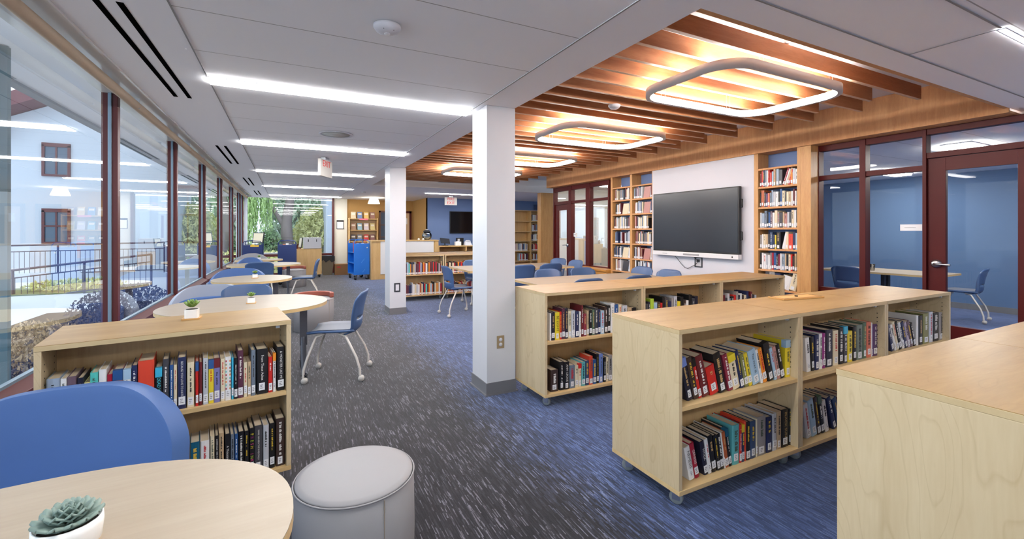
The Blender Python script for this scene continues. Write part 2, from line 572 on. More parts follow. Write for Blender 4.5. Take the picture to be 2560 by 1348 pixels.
# ceiling pieces (tile field, plain soffit bands, slatted recess)
def ceil(name, m, x0, y0, x1, y1, z=ZC, t=0.04):
    return sbx(name, m, (x0, y0, z, x1, y1, z + t))
ceil('ceiling', CEILP, -1.05, -4, -0.53, 17.1)
ceil('ceiling_tiles', TILE, -0.53, -4, 1.56, 17.1, ZC + 0.006)
ceil('ceiling_band', CEILP, 1.56, -4, 1.90, 17.1)
ceil('ceiling_tiles', TILE, 1.90, -4, 6.30, 1.42, ZC + 0.006)
ceil('ceiling_band', CEILP, 1.90, 1.42, 6.30, 1.60)
ceil('ceiling_far', CEILP, 1.90, 11.7, 10.2, 17.1)
ceil('ceiling_recess', WHITE, 1.90, 1.60, 6.02, 11.7, 3.02)
ceil('ceiling_recess', WHITE, 6.02, 9.85, 10.2, 11.7, 3.02)
sbx('ceiling_recess_side', WHITE, (1.86, 1.60, ZC + 0.001, 1.899, 11.7, 3.06))
sbx('trim_recess_front', OAKY, (1.90, 1.56, ZC + 0.001, 6.02, 1.599, 3.06))
sbx('trim_recess_lip', OAKY, (1.90, 1.60, ZC, 6.0, 1.635, 2.72))
sbx('wall_bulkhead', BULK, (1.90, 11.52, ZC, 10.2, 11.699, 3.019))
sbx('trim_fascia', OAKY, (6.0, 1.60, 2.605, 6.02, 9.85, 3.019))
sbx('trim_fascia_soffit', OAKY, (6.02, 1.60, 2.605, 6.30, 9.85, 2.625))
sbx('trim_fascia_end', OAKY, (6.0, 9.85, 2.605, 6.30, 9.87, 3.019))
# seams that run away from the camera
for x in (-0.53, 1.56):
    sbx('trim_ceiling_seam', mat('ceiling_seam_grey', rgb(150, 148, 148), 0.8), (x - 0.004, -4, ZC - 0.002, x + 0.004, 17.0, ZC + 0.001))
sbx('trim_ceiling_seam', MATS['ceiling_seam_grey'], (1.9, 1.412, ZC - 0.002, 6.3, 1.420, ZC + 0.001))
sbx('trim_ceiling_seam', MATS['ceiling_seam_grey'], (1.9, 0.985, ZC - 0.001, 3.6, 0.995, ZC + 0.002))
sbx('trim_ceiling_seam', MATS['ceiling_seam_grey'], (3.606, 0.995, ZC - 0.001, 3.612, 1.412, ZC + 0.002))
# walls
sbx('wall_back', WHITE, (-1.5, -4.1, 0, 12, -4, 3.1))
sbx('wall_far_pier', CREAMW, (1.50, 17.05, 0, 1.94, 17.3, 2.7))
sbx('wall_far_tan', TAN, (1.94, 17.1, 0, 4.45, 17.3, 2.7))
sbx('wall_far_tan_return', TAN, (4.35, 15.101, 0, 4.45, 17.1, 2.7))
sbx('wall_far_blue', BLUEW, (4.35, 15.10, 0, 10.2, 15.25, 2.7))
sbx('wall_right_far', WHITE, (10.1, 9.85, 0, 10.2, 15.1, 3.1))
sbx('wall_screen', WHITE, (6.03, 4.153, 0, 6.30, 6.157, 2.605))
sbx('wall_right_front', WHITE, (6.20, -4, 0, 6.30, 1.45, 2.7))
sbx('wall_panel_oak', OAKZ, (6.82, 11.55, 0, 7.32, 11.75, ZC))
# columns
def column(x0, y0, x1, y1, label):
    c = struct('column', (x0, y0, 0))
    c['label'] = label
    MB().box(0, 0, 0, x1 - x0, y1 - y0, ZC).build('shaft', COLM, c, 0.004)
    b = MB()
    W, D = x1 - x0, y1 - y0
    b.prism([(-.008, -.008), (W + .008, -.008), (W + .008, D + .008), (-.008, D + .008)], 0.0, 0.112)
    b.prism([(-.02, -.02), (W + .02, -.02), (W + .02, D + .02), (-.02, D + .02)], 0.0, 0.012)
    b.build('base_cove', GREYB, c, 0.003)
    return c
column(1.617, 3.70, 1.907, 4.05, 'near white square column with grey vinyl base')
column(1.635, 8.06, 1.925, 8.50, 'far white square column with grey vinyl base')

# linear ceiling lights
def strip(y0, y1, x0, x1, label, z=ZC, drop=0.014):
    t = thing('linear_ceiling_light', label, 'ceiling light', ((x0 + x1) / 2, (y0 + y1) / 2, z), 0, 'recessed linear ceiling lights')
    hx, hy = (x1 - x0) / 2, (y1 - y0) / 2
    MB().box(-hx, -hy, -drop, hx, hy, 0.0).build('diffuser', LEMIT, t)
    f = MB()
    e = 0.006
    f.box(-hx - e, -hy - e, -0.006, hx + e, -hy, 0.0).box(-hx - e, hy, -0.006, hx + e, hy + e, 0.0)
    f.box(-hx - e, -hy, -0.006, -hx, hy, 0.0).box(hx, -hy, -0.006, hx + e, hy, 0.0)
    f.build('trim_frame', WHITE, t)
strip(3.955, 4.115, -0.53, 1.575, 'long bright ceiling light strip nearest the camera, ending at the near column')
strip(6.55, 6.77, -0.53, 1.58, 'second bright ceiling light strip from the camera, behind the round speaker')
strip(9.62, 9.80, -0.53, 1.60, 'third bright ceiling light strip, just behind the edge-on exit sign')
strip(12.85, 13.03, -0.53, 1.62, 'fourth bright ceiling light strip, second from the end window')
strip(16.1, 16.28, -0.50, 1.64, 'last bright ceiling light strip in front of the end window')
strip(13.1, 13.26, 3.75, 6.0, 'ceiling light strip in front of the blue end wall')
strip(1.30, 1.46, -0.53, 1.575, 'ceiling light strip above the camera, out of the picture')
strip(-1.4, -1.24, -0.53, 1.575, 'ceiling light strip behind the camera, out of the picture')
strip(0.975, 1.005, 3.61, 5.8, 'thin ceiling light line at the top right corner', ZC, 0.001)
strip(-1.6, -1.44, 2.6, 4.7, 'ceiling light strip behind the camera over the right side')

# slot diffusers
def slots(y0, y1, label, n=1):
    t = thing('slot_air_diffuser', label, 'air vent', (-0.80, (y0 + y1) / 2, ZC), 0, 'slot air vents along the windows')
    h = (y1 - y0) / 2
    for x in (-0.062, 0.036):
        MB().box(x, -h, -0.003, x + 0.03, h, 0.0).build('slot', BLK2, t)
slots(2.87, 4.67, 'long black double slot vent nearest the camera in the window-side ceiling')
slots(7.1, 8.9, 'black double slot vent, second from the camera')
slots(11.15, 12.95, 'black double slot vent, third from the camera')
slots(14.6, 16.4, 'small far double slot vent beside the end window')
# ceiling devices
t = thing('smoke_detector', 'large white domed ceiling sensor near the top of the picture', 'smoke detector', (0.499, 2.53, ZC))
MB().lathe([(0.075, 0.0), (0.075, -0.012), (0.062, -0.03), (0.035, -0.042), (0.0, -0.045)], 32).build('dome', WHITE, t)
b = MB()
for k in range(-3, 4):
    b.box(k * 0.009 - 0.002, -0.045, -0.036, k * 0.009 + 0.002, -0.02, -0.030)
b.build('grille', DARKM, t)
MB().lathe([(0.016, -0.042), (0.016, -0.047), (0.0, -0.049)], 16).build('lens', GREYBOX, t)
t = thing('ceiling_speaker', 'round flush white speaker grille between two ceiling light strips', 'speaker', (0.517, 5.649, ZC))
MB().lathe([(0.19, 0.0), (0.19, -0.006), (0.165, -0.008), (0.16, -0.005), (0.0, -0.006)], 40).build('rim', WHITE, t)
MB().lathe([(0.155, -0.0062), (0.02, -0.008), (0.0, -0.012)], 32).build('grille', mat('speaker_cloth', rgb(188, 188, 184), 0.8), t)
t = thing('smoke_detector', 'small white detector hanging below the wooden slats by the first ring light', 'smoke detector', (3.02, 3.62, 2.80))
MB().lathe([(0.062, 0.0), (0.062, -0.012), (0.045, -0.034), (0.0, -0.038)], 28).build('dome', WHITE, t)
MB().cyl((0, 0, 0), (0, 0, 0.22), 0.012, 8).build('stem', WHITE, t)
t = thing('smoke_detector', 'tiny grey detector on the far ceiling above the pendant lamp', 'smoke detector', (2.0, 13.6, ZC))
MB().lathe([(0.06, 0.0), (0.055, -0.03), (0.0, -0.035)], 20).build('dome', GREYBOX, t)

# exit sign seen edge on, exit sign facing
def exit_sign(loc, rz, label, words):
    t = thing('exit_sign', label, 'exit sign', loc, rz)
    MB().box(-0.21, -0.022, -0.30, 0.21, 0.022, -0.04).build('housing', mat('exit_sign_white', rgb(186, 182, 176), 0.3), t, 0.004)
    MB().box(-0.07, -0.035, -0.04, 0.07, 0.035, 0.0).build('canopy', STEEL, t, 0.003)
    z = -0.105
    for wd in words:
        for s in (-1, 1):
            text('lettering', wd, 0.135, REDL, t, axes((0, s * 0.0235, z), (-s, 0, 0) if s > 0 else (1, 0, 0), (0, 0, 1), (0, s, 0)), ex=0.001)
        z -= 0.125
    return t
exit_sign((4.82, 14.0, ZC), 0, 'white exit sign with red FIRE EXIT letters before the blue wall', ['FIRE', 'EXIT'])
exit_sign((0.533, 7.55, ZC), R(62), 'silver exit sign hanging edge-on from the middle of the tiled ceiling', ['EXIT'])

# wooden slats of the recess
SL = MB().box(0, -0.016, 2.80, 1, 0.016, 2.94)
first = None
for i in range(38):
    y = 2.10 + 0.25 * i
    x1 = 5.58 if i % 2 == 0 else 5.22
    o = MB().box(-(x1 - 1.90) / 2, -0.016, 0, (x1 - 1.90) / 2, 0.016, 0.13).build('ceiling_slat', SLAT, None)
    o.location = ((x1 + 1.90) / 2, y, 2.80)
    MB().box(-(x1 - 1.90) / 2, -0.016, -0.002, (x1 - 1.90) / 2, 0.016, 0.0).build('edge_strip', SLAT_LIT, o)  # added strip: its paler tone is painted light on the slat underside
    tag(o, 'long cherry wood slat hanging in the slatted ceiling recess', None, 'wooden ceiling slats', 'structure')
sbx('trim_slat_hanger', WHITE, (3.4, 1.63, 2.94, 3.46, 11.5, 3.019))

# ring pendants
def ring(cx, cy, label):
    t = thing('ring_pendant_light', label, 'pendant light', (cx, cy, 2.68), 0, 'rounded rectangular ring pendants')
    hx, hy, r = 0.80, 0.50, 0.27
    o, i_ = rrect(hx, hy, r), rrect(hx - 0.038, hy - 0.038, r - 0.038)
    n = len(o)
    f = MB()
    vs = [(x, y, 0) for x, y in o] + [(x, y, 0.066) for x, y in o] + [(x, y, 0) for x, y in i_] + [(x, y, 0.066) for x, y in rrect(hx - 0.006, hy - 0.006, r - 0.006)]
    fs = []
    for k in range(n):
        j = (k + 1) % n
        fs += [(k, j, n + j, n + k), (j, k, 2 * n + k, 2 * n + j), (n + k, n + j, 3 * n + j, 3 * n + k)]
    f.add(vs, fs, True)
    f.build('housing', RINGS, t)
    for nm_, z0_, z1_, mm_ in (('diffuser', 0.004, 0.062, REMIT),):
        d = MB()
        vs = [(x, y, z0_) for x, y in i_] + [(x, y, z1_) for x, y in i_]
        d.add(vs, [(k, n + k, n + (k + 1) % n, (k + 1) % n) for k in range(n)], True)
        d.build(nm_, mm_, t)
    d = MB()
    ot = rrect(hx - 0.007, hy - 0.007, r - 0.007)
    vs = [(x, y, 0.063) for x, y in ot] + [(x, y, 0.063) for x, y in i_]
    d.add(vs, [(k, (k + 1) % n, n + (k + 1) % n, n + k) for k in range(n)], True)
    d.build('uplight_lens', RTOP, t)
    for (x, y) in ((-0.45, hy - 0.02), (0.45, hy - 0.02), (-0.45, -hy + 0.02), (0.45, -hy + 0.02)):
        c = MB()
        for e in (-0.025, 0.025):
            c.cyl((x + e, y, 0.06), (x + e, y, 0.335), 0.0016, 6)
        c.build('suspension_cable', STEEL, t)
    MB().box(-0.55, -0.06, 0.31, 0.0, 0.0, 0.338).build('canopy', WHITE, t, 0.004)
    MB().box(-0.2, -hy - 0.33, 0.30, 0.18, -hy - 0.18, 0.338).build('driver_box', WHITE, t, 0.004)
ring(3.57, 2.57, 'nearest rounded ring light under the wooden slats')
ring(3.62, 4.62, 'second rounded ring light under the wooden slats')
ring(3.65, 6.62, 'third rounded ring light, right of the near column')
ring(3.65, 8.60, 'farthest rounded ring light under the wooden slats')
# bulkhead vent
t = thing('wall_vent', 'wide white louvred vent on the far bulkhead above the desk', 'air vent', (4.35, 11.515, 2.86))
MB().box(-0.75, -0.012, -0.07, 0.75, 0.0, 0.07).build('frame', WHITE, t)
for k in (-0.035, 0.025):
    MB().box(-0.72, -0.016, k - 0.018, 0.72, -0.011, k + 0.018).build('slot', mat('vent_grey', rgb(120, 112, 112), 0.7), t)

# ---------------------------------------------------------------- window wall
XW = -1.34
edges = [0.34, 2.62, 4.90, 7.18, 9.46, 11.74, 13.99, 16.1, 17.0]
prev = -3.9
for i, y in enumerate(edges):
    wn = struct('window_%d' % (i + 1), (XW, (prev + y) / 2, 0))
    h = (y - prev) / 2
    MB().box(-0.06, h, 0, 0.05, h + 0.065, 2.72).build('mullion', REDM, wn, 0.004)
    MB().box(-0.012, h - 0.016, 0, 0.012, h + 0.081, 2.72).build('mullion_cap', mat('grey_mullion_glazing_strip', rgb(120, 140, 156), 0.4, metal=0.5), wn, 0.003)
    sr = MB()
    sr.add([(-0.03, -h, .585), (0.085, -h, .585), (0.085, -h, .632), (0.02, -h, .668), (-0.03, -h, .668),
            (-0.03, h, .585), (0.085, h, .585), (0.085, h, .632), (0.02, h, .668), (-0.03, h, .668)],
           [(0, 1, 2, 3, 4), (9, 8, 7, 6, 5), (0, 5, 6, 1), (1, 6, 7, 2), (2, 7, 8, 3), (3, 8, 9, 4), (4, 9, 5, 0)])
    MB().box(-0.012, -h, .668, 0.016, h, .684).build('sill_gasket', MATS['grey_mullion_glazing_strip'], wn)
    sr.build('sill_rail', REDM, wn, 0.003)
    MB().box(-0.03, -h, 0.0, 0.06, h, 0.06).build('bottom_rail', REDM, wn)
    MB().box(-0.03, -h, 2.70, 0.05, h, 2.72).build('head_rail', REDM, wn)
    MB().add([(0, -h, .668), (0, h, .668), (0, h, 2.70), (0, -h, 2.70)], [(0, 1, 2, 3)]).build('upper_pane', GLASS, wn)
    MB().add([(0, -h, .06), (0, h, .06), (0, h, .585), (0, -h, .585)], [(0, 1, 2, 3)]).build('lower_pane', GLASS, wn)
    # roller shade in its pocket
    if i >= 0:
        t = thing('roller_shade', 'beige rolled-up window shade over bay %s from the camera end' % ordinal(i + 1), 'roller shade', (-1.185, (prev + y) / 2, 2.60), 0, 'rolled-up shades over the windows')
        MB().cyl((0, -h - 0.02, 0), (0, h + 0.05, 0), 0.036, 20).build('fabric_roll', BEIGE, t)
        MB().box(-0.03, h + 0.052, -0.03, 0.03, h + 0.06, 0.06).build('bracket', STEEL, t)
    prev = y + 0.065
sbx('ceiling_shade_pocket', POCK, (-1.40, -4, 2.668, -1.05, 17.1, 2.72))
sbx('ceiling_pocket_lip', POCK, (-1.062, -4, 2.63, -1.05, 17.1, 2.668))
# end window, above a low rail
wn = struct('window_10', (0.12, 17.1, 0))
MB().box(-1.40, -0.03, 0, -1.30, 0.08, 2.66).build('jamb', mat('white_window_jamb', rgb(214, 220, 230), 0.5), wn)
MB().box(1.31, -0.12, 0, 1.38, 0.08, 2.66).build('mullion', REDM, wn, 0.003)
MB().box(-1.30, -0.06, 0.62, 1.31, 0.06, 0.70).build('sill_rail', REDM, wn, 0.003)
MB().box(-1.30, -0.03, 0.0, 1.31, 0.03, 0.06).build('bottom_rail', REDM, wn)
MB().box(-1.30, -0.03, 2.62, 1.31, 0.03, 2.72).build('head_rail', CEILP, wn)
MB().add([(-1.30, 0, .70), (1.31, 0, .70), (1.31, 0, 2.62), (-1.30, 0, 2.62)], [(3, 2, 1, 0)]).build('upper_pane', GLASS, wn)
MB().add([(-1.30, 0, .06), (1.31, 0, .06), (1.31, 0, .62), (-1.30, 0, .62)], [(3, 2, 1, 0)]).build('lower_pane', GLASS, wn)

# ---------------------------------------------------------------- right wall: shelving niches
ZS = [2.385, 2.124, 1.836, 1.543, 1.247, 0.957, 0.688, 0.40, 0.10]
def niche(label, ys, y_lo, y_hi):
    t = thing('wall_bookcase', label, 'bookcase', (6.03, (y_lo + y_hi) / 2, 0))
    c = (y_lo + y_hi) / 2
    for y0, y1 in ys:
        MB().box(0, y0 - c, 0, 0.235, y1 - c, 2.604).build('side_panel', OAKZ, t, 0.001)
    inner = sorted(ys)
    for a, b_ in zip(inner[:-1], inner[1:]):
        lo, hi = a[1] - c, b_[0] - c
        for z in ZS:
            MB().box(0.004, lo, z - 0.026, 0.235, hi, z).build('shelf', OAKY, t, 0.001)
        MB().box(0.235, lo, 0, 0.25, hi, 2.604).build('back_panel', BLUEW, t)
    return t
niche('narrow honey oak built-in bookcase between the big screen and the right door', [(3.50, 3.545), (4.09, 4.152)], 3.50, 4.152)
niche('double honey oak built-in bookcase left of the big screen', [(6.158, 6.17), (6.70, 6.76), (7.29, 7.345)], 6.158, 7.345)
sbx('wall_right_pier', OAKZ, (6.03, 3.37, 0, 6.06, 3.499, 2.604))
sbx('wall_right_pier_side', OAKZ, (6.06, 3.37, 0, 6.28, 3.395, 2.604))

# glazed partition on the right (door 1) and by the far end (door 2)
XD = 6.25
def framed(name, x, spans_y, z0, z1):
    pass
D1 = struct('window_11', (XD, 2.4, 0))
yy = lambda y: y - 2.4
for y0, y1 in ((3.36, 3.43), (2.838, 2.903), (2.27, 2.304)):
    MB().box(-0.06, yy(y0), 0, 0.05, yy(y1), 2.604).build('mullion', REDF, D1, 0.003)
for y0, y1 in ((2.903, 3.36), (2.304, 2.838)):
    for z0, z1 in ((0, 0.77), (2.155, 2.215), (2.53, 2.604)):
        MB().box(-0.05, yy(y0), z0, 0.04, yy(y1), z1).build('rail', REDF, D1, 0.002)
    for z0, z1 in ((0.77, 2.155), (2.215, 2.53)):
        MB().add([(0, yy(y0), z0), (0, yy(y1), z0), (0, yy(y1), z1), (0, yy(y0), z1)], [(0, 1, 2, 3)]).build('pane', GLASSI, D1)
y0, y1 = 1.45, 2.27
for z0, z1 in ((2.285, 2.345), (2.54, 2.604)):
    MB().box(-0.05, yy(y0), z0, 0.04, yy(y1), z1).build('rail', REDF, D1, 0.002)
MB().add([(0, yy(y0), 2.345), (0, yy(y1), 2.345), (0, yy(y1), 2.54), (0, yy(y0), 2.54)], [(0, 1, 2, 3)]).build('pane', GLASSI, D1)
def door(name, yc, hw, glass_z0, glass_z1, top, stile, side):
    d = struct(name, (XD, yc, 0))
    MB().box(-0.03, -hw, 0.01, 0.02, -hw + stile, top).build('door_stile', REDF, d, 0.003)
    MB().box(-0.03, hw - stile, 0.01, 0.02, hw, top).build('door_stile', REDF, d, 0.003)
    MB().box(-0.029, -hw + stile, 0.01, 0.019, hw - stile, glass_z0).build('door_bottom_rail', REDF, d)
    MB().box(-0.029, -hw + stile, glass_z1, 0.019, hw - stile, top).build('door_top_rail', REDF, d)
    MB().add([(0, -hw + stile, glass_z0), (0, hw - stile, glass_z0), (0, hw - stile, glass_z1), (0, -hw + stile, glass_z1)], [(0, 1, 2, 3)]).build('door_pane', GLASSI, d)
    hy = side * (hw - 0.07)
    h = MB()
    h.lathe([(0.045, 0.0), (0.045, 0.012), (0.03, 0.03), (0.0, 0.032)], 24, mx=axes((-0.03, hy, 1.145), (0, 1, 0), (0, 0, 1), (-1, 0, 0)) if False else Matrix.Translation((-0.03, hy, 1.145)) @ Matrix.Rotation(R(-90), 4, 'Y'))
    h.tube([(-0.05, hy, 1.145), (-0.085, hy, 1.145), (-0.092, hy - side * 0.03, 1.145), (-0.092, hy - side * 0.13, 1.14)], 0.012, 10)
    h.build('lever_handle', STEEL, d)
    return d
door('door_1', 1.86, 0.405, 0.50, 2.142, 2.28, 0.145, 1)
sbx('trim_door_side', REDF, (6.19, 1.40, 0, 6.30, 1.452, 2.604))
# notice on the glass
t = thing('paper_notice', 'white paper strip taped to the glass beside the right door', 'notice', (6.238, 2.42, 1.535))
MB().box(-0.002, -0.098, -0.036, 0.0, 0.098, 0.036).build('sheet', PAPER, t)
m_ = MB()
for k in range(11):
    m_.box(-0.003, 0.05 - k * 0.009, -0.003, -0.0021, 0.056 - k * 0.009, 0.003)
m_.build('printed_line', mat('faint_print', rgb(150, 150, 156), 0.7), t)

D2 = struct('window_12', (XD, 8.6, 0))
yy = lambda y: y - 8.6
for y0, y1 in ((9.80, 9.85), (9.03, 9.146), (8.29, 8.441), (7.60, 7.64)):
    MB().box(-0.06, yy(y0), 0, 0.05, yy(y1), 2.604).build('mullion', REDF, D2, 0.003)
for y0, y1 in ((8.441, 9.03), (7.64, 8.29), (9.146, 9.80)):
    if y0 > 9: zr = ((2.16, 2.24), (2.50, 2.604))
    else: zr = ((0, 0.70), (2.17, 2.23), (2.50, 2.604))
    for z0, z1 in zr:
        MB().box(-0.05, yy(y0), z0, 0.04, yy(y1), z1).build('rail', REDF, D2, 0.002)
    for z0, z1 in ((0.70, 2.17), (2.23, 2.50)):
        if y0 > 9 and z0 < 2: continue
        MB().add([(0, yy(y0), z0), (0, yy(y1), z0), (0, yy(y1), z1), (0, yy(y0), z1)], [(0, 1, 2, 3)]).build('pane', GLASSI, D2)
door('door_2', 9.473, 0.325, 0.35, 2.02, 2.155, 0.12, -1)
o = thing('paper_notice', 'small white card on the glass beside the far red door', 'notice', (6.238, 8.93, 1.40))
MB().box(-0.003, -0.055, -0.045, 0.0, 0.055, 0.045).build('card', PAPER, o)
MB().box(-0.0036, -0.03, -0.008, -0.0031, 0.03, 0.008).build('printed_line', mat('faint_print'), o)
lg = MB().box(5.92, 7.35, 0.0, 6.18, 8.42, 0.64).box(5.90, 7.35, 0.64, 6.19, 8.44, 0.68).build('trim_window_ledge', wood('oak_ledge', rgb(184, 122, 50), rgb(212, 156, 82), 'y'), None, 0.002)
lg['kind'] = 'structure'
# study room behind the right glass
sbx('wall_study_room_back', BLUER, (11.6, -1.1, 0, 11.7, 6.7, 2.7))
sbx('wall_study_room_side', BLUER, (6.30, 6.6, 0, 11.6, 6.7, 2.7))
sbx('wall_study_room_near', BLUER, (6.30, -1.1, 0, 11.6, -1.0, 2.7))
sbx('wall_study_room_front', WHITE, (6.301, 3.44, 0, 6.34, 6.6, 2.7))
sbx('trim_study_room_header', WHITE, (6.301, -1.0, 2.604, 6.36, 3.44, 2.72))
sbx('ceiling_study_room', TILE, (6.30, -1.1, 2.62, 11.7, 6.7, 2.68))
sbx('baseboard_study_room', GREYB, (11.585, -1, 0, 11.6, 6.6, 0.11))
def panel(x, y, label, sx=0.6, sy=0.3, pm=None):
    t = thing('ceiling_light_panel', label, 'ceiling light', (x, y, 2.618), 0, 'study room ceiling panels')
    MB().box(-sx, -sy, -0.012, sx, sy, 0).build('frame', WHITE, t)
    MB().box(-sx + 0.02, -sy + 0.02, -0.045, sx - 0.02, sy - 0.02, -0.0121).build('diffuser', pm or PANE, t)
panel(8.2, 2.5, 'lit ceiling panel in the study room nearer the glass', 0.6, 0.15)
panel(9.4, 0.8, 'lit ceiling panel in the study room near the front edge', 0.6, 0.15)
panel(10.2, 4.3, 'lit ceiling panel in the study room above the far table end', 0.6, 0.15)
# room behind the far red door
sbx('wall_office_back', CREAMW, (8.6, 7.0, 0, 8.7, 9.95, 2.7))
sbx('wall_office_side', CREAMW, (6.30, 9.85, 0, 8.6, 9.95, 3.05))
sbx('wall_office_near', CREAMW, (6.30, 7.0, 0, 8.6, 7.1, 2.7))
sbx('ceiling_office', TILE, (6.30, 7.0, 2.62, 8.7, 9.85, 2.68))
panel(7.3, 8.6, 'lit ceiling panel in the office behind the far red door', 0.5, 0.15, PANO)
t = thing('wall_outlet', 'small dark outlet seen through the office glass', 'outlet', (8.59, 8.55, 0.75))
MB().box(-0.006, -0.04, -0.06, 0, 0.04, 0.06).build('plate', STEEL, t)
MB().box(-0.009, -0.02, -0.04, -0.0061, 0.02, 0.04).build('socket', BLACK, t)

# openings in the tan wall
d = struct('door_3', (4.10, 17.08, 0))
MB().box(-0.30, -0.05, 0, -0.22, 0.0, 2.25).build('frame', REDF, d)
MB().box(0.10, -0.05, 0, 0.18, 0.0, 2.25).build('frame', REDF, d)
MB().box(-0.30, -0.05, 2.17, 0.18, 0.0, 2.25).build('frame', REDF, d)
MB().box(-0.22, -0.03, 0, 0.10, -0.002, 2.17).build('panel', mat('pale_door_leaf', rgb(206, 176, 140), 0.5), d)
MB().box(-0.10, -0.036, 1.75, 0.02, -0.031, 1.98).build('card', PAPER, d)
d = struct('window_13', (3.32, 17.08, 0))
MB().box(-0.26, -0.05, 0.9, -0.20, 0.0, 2.25).build('frame', mat('brown_frame', rgb(96, 64, 48), 0.5), d)
MB().box(-0.26, -0.05, 2.19, 0.26, 0.0, 2.25).build('frame', MATS['brown_frame'], d)
MB().box(0.20, -0.05, 0.9, 0.26, 0.0, 2.25).build('frame', MATS['brown_frame'], d)
MB().box(-0.20, -0.02, 0.9, 0.20, -0.002, 2.19).build('dark_view', DGL, d)
for z in (1.25, 1.7):
    MB().box(-0.20, -0.04, z, 0.20, -0.021, z + 0.03).build('glazing_bar', MATS['brown_frame'], d)

# ================================================================ FURNITURE
SHELF_Z = (0.12, 0.561)
def caster_mb(dirx=0):
    """swivel caster, wheel axis along x, top at z=0.095"""
    b = MB()
    mx = Matrix.Translation((-0.012, 0.012, 0.037)) @ Matrix.Rotation(R(90), 4, 'Y')
    b.lathe([(0.012, -0.006), (0.03, -0.006), (0.036, 0.002), (0.036, 0.022), (0.03, 0.030), (0.012, 0.030)], 20, mx=mx)
    return b
def caster(name, parent, x, y, rz=0.0, tyre=None, s=1.0, fork=None):
    m = Matrix.Translation((x, y, 0)) @ Matrix.Rotation(rz, 4, 'Z') @ Matrix.Scale(s, 4)
    c = MB()
    c.box(-0.022, -0.012, 0.03, -0.018, 0.03, 0.085, m).box(0.018, -0.012, 0.03, 0.022, 0.03, 0.085, m).box(-0.028, -0.028, 0.083, 0.028, 0.034, 0.0945, m)
    o = c.build(name, fork or STEEL, parent)
    w = MB()
    w.lathe([(0.008, -0.015), (0.032, -0.015), (0.037, -0.008), (0.037, 0.008), (0.032, 0.015), (0.008, 0.015)], 22, mx=m @ Matrix.Translation((0, 0.012, 0.037)) @ Matrix.Rotation(R(90), 4, 'Y'))
    w.build('wheel', tyre or GREYR, o)
    return o

def mobile_bookcase(W, label, loc, rz=0.0, D=0.545, double=True, top=0.975, group=None):
    t = thing('rolling_bookcase', label, 'bookcase', loc, rz, group)
    th = 0.025
    MB().box(0.001, 0.001, top - 0.002, W - 0.001, D - 0.001, top).build('top_panel', MX, t)
    MB().box(0, 0, top - th, W, D, top - 0.0021).build('edge_strip', MTE, t, 0.0015)
    for x in (0.0, W - th):
        MB().box(x, 0.003, 0.12, x + th, D - 0.003, top - th).build('side_panel', MZ, t, 0.0015)
    MB().box(0, 0, 0.095, W, D, 0.12).build('base_panel', MEDGE, t, 0.002)
    yb = D / 2 if double else D - 0.02
    MB().box(th, yb, 0.12, W - th, yb + 0.018, top - th).build('back_panel', MIN, t)
    MB().box(th, 0.006, 0.537, W - th, yb, 0.561).build('shelf', MEDGE, t, 0.0015)
    if double:
        MB().box(th, yb + 0.018, 0.537, W - th, D - 0.006, 0.561).build('shelf', MEDGE, t, 0.0015)
    pins = MB()
    for x in (th + 0.001, W - th - 0.001):
        for k in range(9):
            for y in (0.05, yb - 0.05):
                s = 1 if x < W / 2 else -1
                pins.box(min(x, x + s * 0.001), y - 0.003, 0.62 + k * 0.032, max(x, x + s * 0.001), y + 0.003, 0.626 + k * 0.032)
    pins.build('pin_hole', BLACK, t)
    MB().box(W - th - 0.05, 0.04, top - th - 0.022, W - th - 0.03, 0.055, top - th).build('clip', mat('clear_clip', rgb(210, 216, 222), 0.2), t)
    for x, y, a in ((0.07, 0.07, 0.5), (W - 0.07, 0.07, -0.4), (0.07, D - 0.09, 0.9), (W - 0.07, D - 0.09, 0.2)):
        caster('caster', t, x, y, a)
    return t
ROWS = {}
UW = 1.073
for k, nm in enumerate(('left', 'middle', 'right')):
    ROWS['F%d' % (k + 1)] = mobile_bookcase(UW - 0.002, nm + ' unit of the front row of pale rolling bookcases on the blue carpet', (1.845 + k * UW, 1.69, 0), group='front row of rolling bookcases')
for k, nm in enumerate(('left', 'middle', 'right')):
    ROWS['S%d' % (k + 1)] = mobile_bookcase(1.088, nm + ' unit of the second row of rolling bookcases, behind the front row', (1.925 + k * 1.09, 3.19, 0), group='second row of rolling bookcases')
LBA = math.atan2(0.156, 1.043)
ROWS['L'] = mobile_bookcase(1.055, 'pale rolling bookcase by the windows with a small potted succulent on top', (-1.022, 2.762, 0), LBA)
for k, nm in enumerate(('pale rolling bookcase end cut off by the lower right corner of the picture', 'pale rolling bookcase beyond the right edge beside the corner bookcase')):
    mobile_bookcase(1.07, nm, (1.872 + k * 1.072, 0.42, 0), 0, 0.535)
for k, nm in enumerate(('left', 'right')):
    mobile_bookcase(1.03, nm + ' front unit of the far rolling bookcases before the service desk', (2.05 + k * 1.05, 9.38, 0), group='far rolling bookcases')
    mobile_bookcase(1.03, nm + ' rear unit of the far rolling bookcases nearest the service desk', (2.05 + k * 1.05, 10.08, 0), group='far rolling bookcases')

